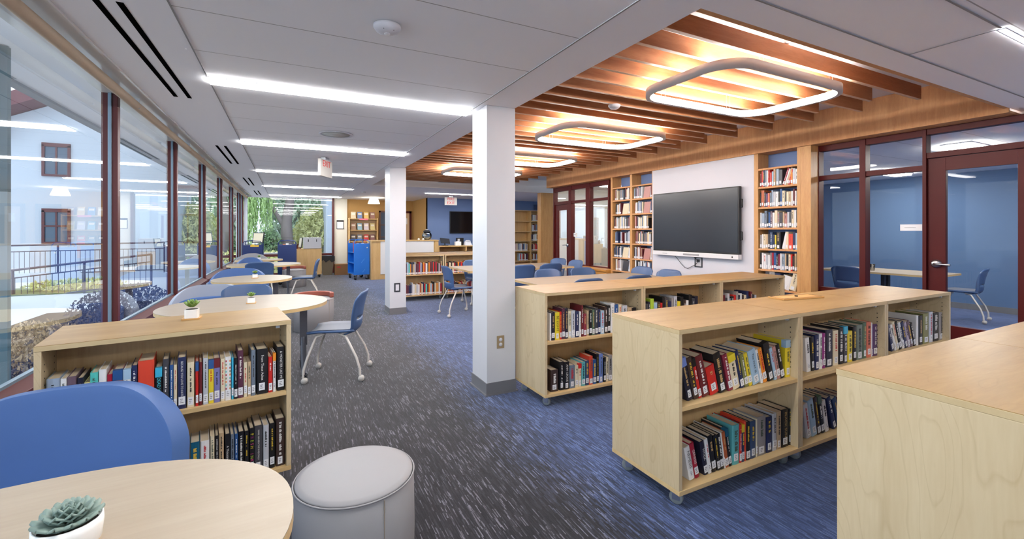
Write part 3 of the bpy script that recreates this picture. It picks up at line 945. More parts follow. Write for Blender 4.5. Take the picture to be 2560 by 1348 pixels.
# ---------------------------------------------------------------- task chairs
def make_chair():
    t = thing('task_chair', 'x', 'chair')
    # seat pan
    P = []
    for i in range(9):
        u = i / 8
        y = 0.235 - 0.44 * u
        row = []
        for j in range(9):
            v = j / 8 * 2 - 1
            hw = 0.235 - 0.02 * abs(2 * u - 1) ** 3
            z = 0.485 - 0.02 * max(0, (0.25 - u)) ** 1 * 4 * 0.6 - 0.012 * (1 - v * v) + 0.015 * abs(v) ** 4
            row.append((v * hw, y, z))
        P.append(row)
    MB().sheet(P, 0.022).build('seat', CHAIR, t)
    P2 = [[(x * 0.93, y * 0.94, z + 0.0135) for (x, y, z) in r] for r in P]
    MB().sheet(P2, 0.006).build('seat_pad', CHAIRP, t)
    # back shell
    P = []
    NI, NJ = 16, 12
    for i in range(NI + 1):
        u = i / NI
        if u < 0.22:
            a = u / 0.22
            y = -0.17 - 0.075 * math.sin(a * PI / 2); z = 0.462 + 0.09 * (1 - math.cos(a * PI / 2))
        else:
            a = (u - 0.22) / 0.78
            y = -0.245 - 0.012 * a - 0.055 * a * a; z = 0.552 + 0.328 * a
        hw = 0.205 + 0.045 * math.sin(min(1, u * 1.25) * PI / 2)
        if u > 0.86: hw -= 0.03 * ((u - 0.86) / 0.14) ** 2
        row = []
        for j in range(NJ + 1):
            v = j / NJ * 2 - 1
            zz = z
            if u > 0.8: zz -= 0.035 * abs(v) ** 6 * (u - 0.8) / 0.2
            row.append((v * hw, y + 0.055 * v * v, zz))
        P.append(row)
    MB().sheet(P, 0.014, hole=lambda i, j: i == 5 and 2 <= j <= 9).build('backrest', CHAIR, t)
    for sx in (-1, 1):
        for front in (1, 0):
            if front: path = [(sx * 0.17, 0.08, 0.462), (sx * 0.20, 0.15, 0.445), (sx * 0.235, 0.225, 0.24), (sx * 0.25, 0.255, 0.13), (sx * 0.25, 0.257, 0.06)]
            else: path = [(sx * 0.17, -0.06, 0.462), (sx * 0.20, -0.13, 0.445), (sx * 0.24, -0.24, 0.24), (sx * 0.25, -0.275, 0.13), (sx * 0.25, -0.277, 0.06)]
            lg = MB().tube(path, 0.0125, 10).build('leg', SILV, t)
            x, y = path[-1][0], path[-1][1]
            w = MB()
            w.lathe([(0.0, -0.024), (0.026, -0.022), (0.03, -0.012), (0.03, 0.012), (0.026, 0.022), (0.0, 0.024)], 18, mx=Matrix.Translation((x, y - 0.012, 0.031)) @ Matrix.Rotation(R(75), 4, 'Y'))
            w.build('caster', mat('light_grey_caster', rgb(190, 186, 182), 0.5), lg)
    return t
chair0 = make_chair()
_first = [True]
CH = []
def chair(x, y, face, label, group=None):
    """face = direction in degrees the sitter looks (0 = +X, 90 = +Y)"""
    rz = R(face - 90)
    if _first[0]:
        _first[0] = False
        chair0.location = (x, y, 0); chair0.rotation_euler = (0, 0, rz); chair0['label'] = label
        if group: chair0['group'] = group
        return chair0
    return dup(chair0, (x, y, 0), rz, label, group)
G1, G2 = 'chairs at the window tables', 'chairs at the meeting tables'
chair(0.46, 4.95, 162, 'grey-blue task chair pulled out beside the second window table, nearest whole chair', G1)
chair(-0.40, 5.66, -88, 'task chair with pale blue back tucked in behind the second window table', G1)
chair(-0.50, 10.42, 92, 'task chair with its blue back towards the camera at the fourth window table', G1)
chair(0.33, 10.62, 178, 'task chair seen side-on at the right end of the fourth window table', G1)
chair(2.76, 7.56, 2, 'blue task chair seen from behind between the two white columns', G2)
chair(2.66, 5.52, 0, 'task chair mostly hidden behind the near column at the nearer meeting table', G2)
chair(3.52, 4.98, 90, 'task chair whose dark back top peeks over the second bookcase row, left one', G2)
chair(4.42, 5.02, 90, 'task chair whose dark back top peeks over the second bookcase row, right one', G2)
chair(3.75, 5.88, -90, 'task chair with pale back on the far side of the nearer meeting table, left one', G2)
chair(4.42, 5.86, -90, 'task chair with pale back on the far side of the nearer meeting table, right one', G2)
chair(5.20, 5.80, 180, 'task chair before the left edge of the screen wall, farther of two', G2)
chair(5.16, 5.16, 180, 'task chair before the big screen, nearer of two at the table end', G2)
chair(3.86, 7.40, 90, 'dark blue task chair back at the farther meeting table, next to the near column', G2)
chair(4.52, 7.50, 90, 'dark blue task chair back at the farther meeting table, right one', G2)
chair(5.22, 8.42, 190, 'task chair before the far red door, left of the pair', G2)
chair(5.20, 7.76, 180, 'task chair before the glass beside the far red door, right of the pair', G2)
chair(3.55, 8.56, -90, 'task chair on the far side of the farther meeting table beside the near column', G2)
G3 = 'chairs in the glazed study room'
chair(9.0, 4.3, 0, 'dark task chair at the left end of the table behind the right glass', G3)
chair(9.25, 3.5, 90, 'dark task chair with back to the glass, left of the right door', G3)
chair(10.15, 3.25, 100, 'task chair seen through the right door glass with one pale leg showing', G3)

# ---------------------------------------------------------------- tables
def oval_table(cx, cy, a, b, rz, label, n=2.15, z=0.78, legs=((0.45, 0), (-0.45, 0))):
    t = thing('oval_table', label, 'table', (cx, cy, 0), rz)
    pts = superellipse(a, b, n)
    MB().prism(pts, z - 0.003, z, True).build('tabletop', TABLE, t)
    MB().prism(superellipse(a, b, n), z - 0.032, z - 0.003, True).build('edge_strip', MEDGE, t)
    for lx, ly in legs:
        g = MB()
        g.box(lx - 0.035, -0.025, 0.32, lx + 0.035, 0.025, z - 0.032)
        for s in (-1, 1):
            g.tube([(lx, s * 0.01, 0.40), (lx, s * 0.06, 0.30), (lx, s * 0.20, 0.12), (lx, s * 0.27, 0.085)], 0.026, 10)
        g.box(lx - 0.06, -0.25, z - 0.045, lx + 0.06, 0.25, z - 0.032)
        lo = g.build('leg', GREYM, t)
        for s in (-1, 1):
            caster('caster', lo, lx, s * 0.27, 0.3 * s, RUB, 0.95, DARKM)
    return t
oval_table(-0.62, 1.30, 0.635, 0.455, R(3), 'pale oval table cut off by the lower left corner', 2.2)
oval_table(-0.35, 5.08, 0.725, 0.63, 0, 'pale oval table behind the window-side bookcase, second from the camera', 2.1, legs=((0.5, 0), (-0.5, 0)))
oval_table(-0.46, 7.75, 0.53, 0.57, 0, 'pale oval table third from the camera with a white potted succulent', 2.1, legs=((0.3, 0), (-0.3, 0)))
oval_table(-0.43, 10.95, 0.70, 0.62, 0, 'pale oval table fourth from the camera behind a blue chair', 2.1)
oval_table(-0.62, 12.72, 0.52, 0.37, 0, 'farthest pale oval table in front of the dark blue carts', 2.3, legs=((0.28, 0), (-0.28, 0)))
def meeting_table(x0, x1, y0, y1, label, legm=GREYM):
    t = thing('meeting_table', label, 'table', ((x0 + x1) / 2, (y0 + y1) / 2, 0))
    hx, hy = (x1 - x0) / 2, (y1 - y0) / 2
    MB().prism(rrect(hx, hy, 0.03, 4), 0.777, 0.78).build('tabletop', TABLE, t)
    MB().prism(rrect(hx, hy, 0.03, 4), 0.748, 0.777).build('edge_strip', MEDGE, t)
    for sx in (-1, 1):
        lx = sx * (hx - 0.45)
        g = MB()
        g.box(lx - 0.035, -0.025, 0.32, lx + 0.035, 0.025, 0.748).box(lx - 0.06, -0.3, 0.735, lx + 0.06, 0.3, 0.748)
        for s in (-1, 1):
            g.tube([(lx, s * 0.01, 0.40), (lx, s * 0.05, 0.30), (lx, s * 0.16, 0.12), (lx, s * 0.22, 0.085)], 0.026, 10)
        lo = g.build('leg', legm, t)
        for s in (-1, 1):
            caster('caster', lo, lx, s * 0.22, 0.2, RUB, 0.95, DARKM)
    return t
meeting_table(2.98, 5.25, 4.98, 5.92, 'long pale meeting table right behind the second bookcase row')
meeting_table(2.90, 5.18, 7.42, 8.58, 'long pale meeting table beyond the columns, farther from the camera')
meeting_table(9.1, 10.15, 3.25, 4.95, 'wooden table with grey legs in the study room behind the right glass', DARKM)
# cup on study table
t = thing('clear_cup', 'clear plastic cup on the study room table', 'cup', (9.4, 4.2, 0.78))
MB().lathe([(0.03, 0.0), (0.042, 0.12), (0.039, 0.12), (0.027, 0.004), (0.0, 0.004)], 20).build('cup_body', CLEAR, t)
MB().lathe([(0.043, 0.12), (0.044, 0.124), (0.041, 0.124)], 20).build('rim', CLEAR, t)

# ---------------------------------------------------------------- lounge seats
def lounge(x, y, face, label, W, top, mback, mshell, r=0.26, dep=0.72, mseat=None):
    t = thing('lounge_chair', label, 'lounge chair', (x, y, 0), R(face - 90))
    hw = W / 2
    s = MB()
    s.prism(rrect(hw - 0.01, dep / 2 - 0.02, 0.12, 6), 0.05, 0.44, True)
    s.build('seat_base', mseat or mshell, t)
    MB().prism(rrect(hw - 0.02, dep / 2 - 0.03, 0.12, 6), 0.44, 0.49, True).build('seat_cushion', mseat or mback, t, 0.015)
    # curved back slab with rounded top corners
    def back(off, th, grow, name, m):
        P = []
        NI, NJ = 18, 64
        for i in range(NI + 1):
            u = i / NI
            row = []
            for j in range(NJ + 1):
                v = math.sin((j / NJ * 2 - 1) * PI / 2)
                xx = v * (hw + grow)
                # rounded top outline
                ed = abs(xx) - (hw + grow - r)
                drop = 0.0
                if ed > 0: drop = r - math.sqrt(max(0.0, r * r - ed * ed))
                ztop = top + grow - drop * 0.98 - 0.03 * (xx / hw) ** 2
                z = 0.30 + (ztop - 0.30) * u
                yb = -dep / 2 + 0.03 + off - 0.07 * (z - 0.30) / (top - 0.30) + 0.10 * abs(v) ** 2.2
                row.append((xx, yb, z))
            P.append(row)
        return MB().sheet(P, th).build(name, m, t, 0.02, 3)
    back(0.0, 0.10, 0.0, 'backrest', mback)
    if mshell is not mback: back(-0.062, 0.03, -0.004, 'back_shell', mshell)
    if mseat:
        P = [[(v * 0.30, -dep / 2 + 0.13 - 0.05 * u + 0.05 * v * v, 0.47 + (0.26 - 0.05 * v ** 4) * u) for v in [k / 10 - 1 for k in range(21)]] for u in [k / 6 for k in range(7)]]
        MB().sheet(P, 0.07).build('lumbar_cushion', mseat, t, 0.015)
        MB().tube([(-0.33, -dep / 2 + 0.10, 0.60), (-0.33, -dep / 2 + 0.10, 0.74)], 0.035, 14).build('pull_roll', mseat, t)
    for sx in (-1, 1):
        for sy in (-1, 1):
            MB().cyl((sx * (hw - 0.12), sy * (dep / 2 - 0.13), 0), (sx * (hw - 0.12), sy * (dep / 2 - 0.13), 0.06), 0.025, 12).build('foot', DARKM, t)
    return t
lounge(-0.81, 2.10, -90, 'large blue lounge chair with rounded back at the lower left corner', 0.80, 0.845, LOUN, LOUN)
lounge(-0.80, 5.95, -90, 'grey-white backed lounge chair with blue cushion behind the second window table', 0.80, 0.86, LOUG, LOUG, mseat=LOUN)
lounge(-0.72, 8.42, -90, 'blue lounge chair with rounded back behind the third window table', 0.84, 0.86, LOUN, LOUN)
lounge(-0.78, 11.9, -90, 'grey-blue lounge chair behind the fourth window table', 0.62, 0.86, LOUN, LOUN)
lounge(-0.82, 13.15, -90, 'cream lounge chair with domed back before the dark blue carts', 0.92, 0.90, STOOL, STOOL, 0.40)

def stool(x, y, r, h, label, band=False, seam=R(-45)):
    t = thing('drum_stool', label, 'stool', (x, y, 0))
    MB().lathe([(r - 0.01, 0.0), (r, 0.012), (r + 0.004, h * 0.5), (r, h - 0.018), (r - 0.006, h - 0.012)], 64).build('drum_side', STOOL, t)
    MB().lathe([(r - 0.004, h - 0.014), (r - 0.008, h - 0.004), (r - 0.03, h + 0.002), (r * 0.5, h + 0.009), (0.0, h + 0.011)], 64).build('seat_top', STOOL, t)
    MB().tube([(r * math.cos(2 * PI * k / 64), r * math.sin(2 * PI * k / 64), h - 0.012) for k in range(64)], 0.0035, 6, True).build('piping', STOOL, t)
    sm = MB()
    for a in (seam, seam + R(120), seam + R(240)):
        sm.box(-0.0015, -0.001, 0.012, 0.0015, 0.0025, h - 0.02, Matrix.Rotation(a - R(90), 4, 'Z') @ Matrix.Translation((0, r + 0.002, 0)))
    sm.build('side_seam', mat('taupe_stitching', rgb(150, 138, 126), 0.7), t)
    if band:
        P = []
        for i in range(5):
            row = []
            for k in range(25):
                a = R(-15 + 210 * k / 24)
                row.append(((r - 0.03) * math.cos(a), (r - 0.03) * math.sin(a), h + 0.005 + 0.075 * i / 4))
            P.append(row)
        MB().sheet(P, 0.06).build('low_back_bolster', STBR, t, 0.012)
    return t
stool(0.262, 2.00, 0.243, 0.47, 'large cream drum stool on the carpet in the foreground', seam=R(-72))
stool(0.36, 7.40, 0.285, 0.47, 'cream drum stool with russet rim beyond the grey-blue chair', True)
stool(0.17, 13.3, 0.29, 0.46, 'cream drum stool with russet rim in front of the wooden cabinet', True)

# ---------------------------------------------------------------- succulents
def succulent(x, y, z, label, kind, s=1.0):
    t = thing('potted_succulent', label, 'potted plant', (x, y, z))
    MB().box(-0.045 * s, -0.045 * s, 0, 0.045 * s, 0.045 * s, 0.008 * s).build('saucer', BAMB, t)
    if kind == 'grey':
        MB().lathe([(0.044, 0.008), (0.056, 0.02), (0.060, 0.055), (0.059, 0.072), (0.055, 0.072), (0.052, 0.06), (0.0, 0.06)], 36).build('pot', POT, t)
    else:
        p = MB().prism(rrect(0.034 * s, 0.034 * s, 0.012 * s, 4), 0.008 * s, 0.058 * s, True)
        p.build('pot', POT, t, 0.003)
    MB().lathe([(0.05 if kind == 'grey' else 0.031 * s, 0.0), (0.0, 0.002)], 20, mx=Matrix.Translation((0, 0, 0.0605 if kind == 'grey' else 0.0585 * s))).build('soil', SOIL, t)
    lv = MB()
    rnd = random.Random(len(label))
    tiers = ((0, 5, 0.35), (1, 8, 0.7), (2, 11, 1.05), (3, 13, 1.35)) if kind == 'grey' else ((0, 4, 0.3), (1, 6, 0.65), (2, 7, 1.0))
    for k, n, tilt in tiers:
        for q in range(n):
            a = 2 * PI * (q + 0.5 * (k % 2)) / n + rnd.uniform(-.08, .08)
            L = (0.030 + 0.009 * k if kind == 'grey' else 0.034 + 0.006 * k) * (1 if kind == 'grey' else s)
            wd = L * (0.42 if kind == 'grey' else 0.30)
            base = 0.066 if kind == 'grey' else 0.066 * s
            mx = Matrix.Translation((0, 0, base + (3 - k) * 0.004)) @ Matrix.Rotation(a, 4, 'Z') @ Matrix.Rotation(tilt, 4, 'Y')
            P = []
            for i in range(6):
                u = i / 5
                ww = wd * math.sin(PI * min(0.98, 0.15 + 0.85 * u) ** 1.2) + 0.0006
                row = []
                for j in range(5):
                    v = j / 4 * 2 - 1
                    row.append(mx @ Vector((-0.25 * L * (u ** 2) * 0.6 + 0.25 * wd * v * v, v * ww, L * (0.1 + u))))
                P.append(row)
            lv.sheet(P, 0.0035)
    lv.build('leaves', SUCG if kind == 'grey' else SUC, t)
    return t
succulent(-0.437, 1.335, 0.78, 'grey-green rosette succulent in round white pot, lower left table', 'grey')
succulent(-0.507, 3.226, 0.975, 'bright green spiky succulent in white pot on the window-side bookcase', 'green', 1.0)
succulent(-0.319, 5.111, 0.78, 'pale green succulent in white pot on the second oval table', 'green', 0.95)
succulent(-0.437, 7.80, 0.78, 'small succulent in white pot on the third oval table', 'green', 1.0)
succulent(-0.62, 12.6, 0.78, 'tiny dark succulent on the farthest oval table', 'green', 1.0)

# clear sign stand on the near table
t = thing('acrylic_sign_stand', 'clear plastic stand at the left edge of the lower left table', 'sign stand', (-0.625, 1.335, 0.78), R(20))
MB().add([(-0.10, -0.055, 0.0), (0.045, -0.055, 0.0), (0.045, 0.02, 0.105), (-0.10, 0.02, 0.105)], [(0, 1, 2, 3)]).build('front_sheet', CLEAR, t)
MB().add([(-0.10, 0.022, 0.105), (0.045, 0.022, 0.105), (0.045, 0.05, 0.0), (-0.10, 0.05, 0.0)], [(0, 1, 2, 3)]).build('rear_sheet', CLEAR, t)
# small board on the front bookcase row
t = thing('bamboo_tray', 'small flat bamboo board with a dark peg on the front bookcase row', 'tray', (3.545, 2.09, 0.975), R(-8))
MB().box(-0.21, -0.07, 0, 0.21, 0.07, 0.012).build('board', BAMB, t, 0.002)
MB().lathe([(0.012, 0.012), (0.012, 0.02), (0.0, 0.021)], 14).build('peg', BLACK, t)
f = MB()
f.box(-0.20, -0.062, 0.012, 0.20, -0.058, 0.0135).box(-0.20, 0.058, 0.012, 0.20, 0.062, 0.0135).box(-0.20, -0.058, 0.012, -0.196, 0.058, 0.0135).box(0.196, -0.058, 0.012, 0.20, 0.058, 0.0135)
f.build('inlay_line', mat('dark_inlay', rgb(120, 82, 44), 0.6), t)

# ---------------------------------------------------------------- screen wall
t = thing('interactive_display', 'very large dark wall-mounted display on the white wall', 'display', (5.945, 5.188, 1.645))
hw = 0.86
MB().box(0.0, -hw, -0.50, 0.055, hw, 0.515).build('bezel', BLACK, t, 0.004)
MB().box(-0.003, -hw + 0.02, -0.475, 0.0005, hw - 0.02, 0.495).build('screen', SCREEN, t)
MB().box(-0.02, -hw, -0.575, 0.06, hw, -0.501).build('control_bar', mat('silver_white_plastic', rgb(224, 224, 226), 0.35), t, 0.006)
MB().box(-0.0225, -0.16, -0.553, -0.0201, 0.16, -0.525).build('button_panel', mat('mid_grey_plastic', rgb(150, 150, 152), 0.5), t)
MB().lathe([(0.012, 0), (0, 0.001)], 14, mx=Matrix.Translation((-0.0205, -0.76, -0.54)) @ Matrix.Rotation(R(-90), 4, 'Y')).build('sensor', BLACK, t)
mk = MB()
for k in range(5):
    mk.box(-0.0222, 0.60 - 0.022 * k, -0.545, -0.0201, 0.614 - 0.022 * k, -0.535)
mk.build('badge', mat('mid_grey_plastic'), t)
for z in (0.26, -0.22):
    MB().tube([(0.03, -hw, z - 0.06), (0.03, -hw - 0.03, z - 0.06), (0.03, -hw - 0.03, z + 0.06), (0.03, -hw, z + 0.06)], 0.009, 8).build('side_handle', BLACK, t)
MB().cyl((0.06, 0, 0), (0.085, 0, 0), 0.12, 20).build('wall_mount', DARKM, t)
t = thing('recessed_wall_box', 'dark framed outlet box under the big display', 'outlet', (6.03, 5.12, 0.985))
b_ = MB()
b_.box(-0.012, -0.075, -0.085, 0, -0.058, 0.085).box(-0.012, 0.058, -0.085, 0, 0.075, 0.085).box(-0.012, -0.058, 0.068, 0, 0.058, 0.085).box(-0.012, -0.058, -0.085, 0, 0.058, -0.068)
b_.build('frame', DARKM, t)
MB().box(-0.003, -0.058, -0.068, -0.0005, 0.058, 0.068).build('plate', GREYBOX, t)
MB().box(-0.02, -0.02, 0.0, -0.0031, 0.03, 0.045).build('plug', BLACK, t)
t = thing('power_cable', 'thin black cable looping from the big display to the wall box', 'cable', (6.0, 5.3, 0.95))
pts = [(-0.02, 0.28, 0.115), (-0.01, 0.22, 0.06), (0, 0.15, -0.02), (0.005, 0.08, -0.075), (0.005, 0.02, -0.085), (0.005, -0.06, -0.045), (0.008, -0.13, -0.01), (0.008, -0.17, 0.03)]
MB().tube(pts, 0.0045, 8).build('cord', BLACK, t)
MB().tube([(-0.02, -0.13, 0.115), (0.0, -0.15, 0.09), (0.012, -0.17, 0.055)], 0.0045, 8).build('second_cord', BLACK, t)

# outlets on the columns
t = thing('wall_outlet', 'beige duplex outlet low on the near column', 'outlet', (1.753, 3.6995, 0.475))
MB().box(-0.037, -0.006, -0.058, 0.037, 0, 0.058).build('plate', mat('brass_beige_plate', rgb(168, 148, 118), 0.4, metal=0.4), t, 0.002)
for z in (-0.022, 0.022):
    MB().lathe([(0.017, 0.0), (0.017, 0.003), (0.0, 0.003)], 18, mx=Matrix.Translation((0, -0.006, z)) @ Matrix.Rotation(R(90), 4, 'X')).build('socket', WHITE, t)
t = thing('wall_outlet', 'steel-framed white outlet plate low on the far column', 'outlet', (1.766, 8.0595, 0.478))
MB().box(-0.055, -0.006, -0.08, 0.055, 0, 0.08).build('plate', DARKM, t, 0.002)
MB().box(-0.03, -0.009, -0.055, 0.03, -0.0061, 0.055).build('insert', WHITE, t)
# framed notice on the pier
t = thing('framed_notice', 'small black-framed notice on the white pier by the end window', 'notice', (1.70, 17.048, 1.72))
MB().box(-0.12, -0.015, -0.16, 0.12, 0, 0.16).build('frame', BLACK, t)
MB().box(-0.105, -0.017, -0.145, 0.105, -0.0151, 0.10).build('sheet', PAPER, t)

# ---------------------------------------------------------------- desk and far furniture
t = thing('service_desk', 'tall beech service desk with white front panel behind the far column', 'desk', (2.28, 14.0, 0))
MB().box(0, 0, 0, 0.03, 0.75, 1.17).build('end_panel', DESKW, t)
MB().box(0.03, 0.02, 0, 2.0, 0.75, 1.17).build('body', DESKW, t)
MB().box(2.0, 0.0, 0, 2.12, 0.75, 1.17).build('end_post', DESKW, t)
MB().box(-0.01, -0.02, 1.17, 2.13, 0.77, 1.20).build('counter_top', DESKW, t, 0.002)
MB().box(0.28, 0.0, 0.16, 1.96, 0.0195, 1.165).build('front_panel', mat('white_laminate', rgb(232, 230, 228), 0.35), t)
t = thing('low_counter', 'lower beech counter with open cubbies right of the service desk', 'counter', (4.41, 14.02, 0))
MB().box(0, 0, 0.97, 2.4, 0.7, 1.0).build('counter_top', DESKW, t)
MB().box(0, 0, 0.76, 2.4, 0.7, 0.80).build('cubby_floor', DESKW, t)
MB().box(0, 0.30, 0.0, 2.4, 0.7, 0.76).build('body', DESKW, t)
MB().box(0, 0.66, 0.80, 2.4, 0.7, 0.97).build('cubby_back', MIN, t)
for x in (0, 0.95, 1.9, 2.37):
    MB().box(x, 0.0, 0.80, x + 0.03, 0.66, 0.97).build('divider', DESKW, t)
MB().box(0, 0.0, 0.0, 2.4, 0.04, 0.76).build('front_panel', DESKW, t)
t = thing('glass_jar', 'round clear glass jar with dark lid on the service desk', 'jar', (4.10, 14.3, 1.20))
MB().lathe([(0.09, 0.0), (0.15, 0.06), (0.165, 0.14), (0.14, 0.22), (0.10, 0.26), (0.095, 0.26), (0.13, 0.215), (0.155, 0.14), (0.14, 0.06), (0.08, 0.006), (0, 0.006)], 28).build('bowl', glass('jar_glass', (0.8, 0.86, 0.9, 1), 1.5, 0, 2.0), t)
MB().lathe([(0.12, 0.26), (0.12, 0.29), (0.06, 0.32), (0.0, 0.325)], 24).build('lid', DARKM, t)
MB().lathe([(0.10, 0.02), (0.13, 0.08), (0.12, 0.12), (0, 0.13)], 20).build('contents', mat('pale_sweets', rgb(170, 176, 184), 0.5), t)
MB().cyl((0, 0, 0.325), (0, 0, 0.35), 0.05, 14).build('knob', GREYBOX, t)
for x, nm in ((3.80, 'left'), (3.95, 'right')):
    t = thing('small_bell', nm + ' small white round object on the service desk by the jar', 'desk bell', (x, 14.2, 1.20), 0, 'small white desk objects')
    MB().lathe([(0.035, 0.0), (0.035, 0.03), (0.03, 0.045), (0.0, 0.055)], 18).build('body', POT, t)
    MB().cyl((0, 0, 0.05), (0, 0, 0.062), 0.008, 8).build('button', GREYBOX, t)
t = thing('laptop_stand', 'dark tilted screen standing on the low counter', 'screen', (4.72, 14.3, 1.0))
MB().box(-0.16, -0.01, -0.12, 0.16, 0.01, 0.12, Matrix.Translation((0, 0, 0.16)) @ Matrix.Rotation(R(-50), 4, 'X') @ Matrix.Rotation(R(8), 4, 'Y')).build('panel', DARKM, t)
MB().box(-0.10, -0.06, 0, 0.10, 0.08, 0.02).cyl((0, 0, 0.01), (0, 0.02, 0.15), 0.02, 10).build('stand', BLACK, t)
for x, h_, nm in ((5.30, 0.25, 'left'), (5.98, 0.28, 'right')):
    t = thing('black_terminal', nm + ' black device on the low counter under the far television', 'device', (x, 14.45, 1.0), 0, 'black devices on the low counter')
    MB().box(-0.12, -0.06, 0, 0.12, 0.06, h_).build('case', BLACK, t, 0.004)
    MB().box(-0.10, -0.064, h_ * 0.55, -0.02, -0.0601, h_ * 0.9).build('sticker', GREYBOX, t)
t = thing('tissue_box', 'pale square box on the low counter', 'box', (5.14, 14.2, 1.0))
MB().box(-0.10, -0.06, 0, 0.10, 0.06, 0.13).build('carton', PAPER, t, 0.003)
MB().box(-0.05, -0.012, 0.13, 0.05, 0.012, 0.15).build('tissue', WHITE, t, 0.004)
t = thing('white_desk_phone', 'white sloped phone on the low counter', 'phone', (5.50, 14.2, 1.0))
MB().add([(-.13, -.10, 0), (.13, -.10, 0), (.13, .10, 0), (-.13, .10, 0), (-.10, -.04, .10), (.10, -.04, .10), (.08, .08, .16), (-.08, .08, .16)],
         [(3, 2, 1, 0), (4, 5, 6, 7), (0, 1, 5, 4), (1, 2, 6, 5), (2, 3, 7, 6), (3, 0, 4, 7)]).build('base', WHITE, t, 0.01)
MB().tube([(-0.1, 0, 0.13), (-0.05, 0.02, 0.16), (0.05, 0.02, 0.16), (0.1, 0, 0.13)], 0.018, 8).build('handset', WHITE, t)
# far television
t = thing('wall_television', 'black television on the blue end wall, partly behind the near column', 'television', (5.80, 15.06, 1.80))
MB().box(-0.65, -0.03, -0.39, 0.65, 0.03, 0.39).build('bezel', BLACK, t, 0.004)
MB().box(-0.63, -0.033, -0.37, 0.63, -0.0301, 0.37).build('screen', mat('black_gloss_screen', rgb(14, 12, 18), 0.12), t)
MB().box(-0.1, 0.03, -0.1, 0.1, 0.05, 0.1).build('wall_mount', DARKM, t)
# pendant lamp
t = thing('pendant_lamp', 'small lit white pendant lamp shade before the tan wall', 'pendant light', (2.68, 15.9, ZC))
MB().lathe([(0.13, -0.02), (0.20, -0.21), (0.195, -0.21), (0.125, -0.022)], 32).build('lamp_shade', LAMPE, t)
MB().cyl((0, 0, -0.09), (0, 0, 0.0), 0.01, 8).build('stem', STEEL, t)
MB().lathe([(0.05, 0), (0.05, -0.015), (0, -0.016)], 16).build('canopy', WHITE, t)
# display shelf
DSZ = (1.94, 1.53, 1.12)
t = thing('display_bookcase', 'beech display bookcase against the tan wall with face-out books', 'bookcase', (2.47, 16.92, 0))
for x in (-0.50, 0.47):
    MB().box(x, -0.15, 0, x + 0.03, 0.17, 1.965).build('side_panel', DESKW, t)
for z in DSZ + (0.71, 0.30):
    MB().box(-0.47, -0.14, z - 0.03, 0.47, 0.17, z).build('shelf', DESKW, t)
MB().box(-0.47, 0.15, 0, 0.47, 0.17, 1.91).build('back_panel', mat('tan_back_panel', rgb(200, 172, 132), 0.6), t)
MB().box(-0.15, -0.156, 1.885, 0.15, -0.151, 1.945).build('shelf_label', mat('pink_label', rgb(226, 120, 140), 0.6), t)
dcol = [['cream', 'blue', 'gold', 'rose'], ['taupe', 'sky', 'lilac', 'straw'], ['charcoal', 'slate', 'red', 'wine']]
drgb = dict(cream=(206, 190, 160), blue=(84, 118, 170), gold=(204, 166, 84), rose=(150, 108, 100), taupe=(170, 136, 112), sky=(130, 168, 186), lilac=(200, 188, 196), straw=(200, 186, 130), charcoal=(74, 66, 70), slate=(110, 118, 128), red=(196, 40, 36), wine=(128, 84, 84))
for r_, z in enumerate(DSZ):
    for c_ in range(4):
        nm = dcol[r_][c_]
        t = thing('display_book', '%s book standing face out, %s shelf of the display bookcase' % (nm, ('top', 'second', 'third')[r_]), 'book', (2.13 + 0.225 * c_, 16.88, z), R((-6, 4, -3, 5)[c_]), 'face-out display books')
        mx = Matrix.Rotation(R(-12), 4, 'X')
        mm = mat('display_cover_' + nm, rgb(*drgb[nm]), 0.4)
        MB().box(-0.082, -0.012, 0.002, 0.082, 0.012, 0.245, mx).build('cover', mm, t, 0.002)
        MB().box(-0.06, -0.0128, 0.14, 0.06, -0.0121, 0.20, mx).build('title_block', mat('display_title_pale', rgb(226, 216, 200), 0.5), t)
        MB().box(-0.05, 0.0, 0.0, 0.05, 0.06, 0.004).build('easel', CLEAR, t)
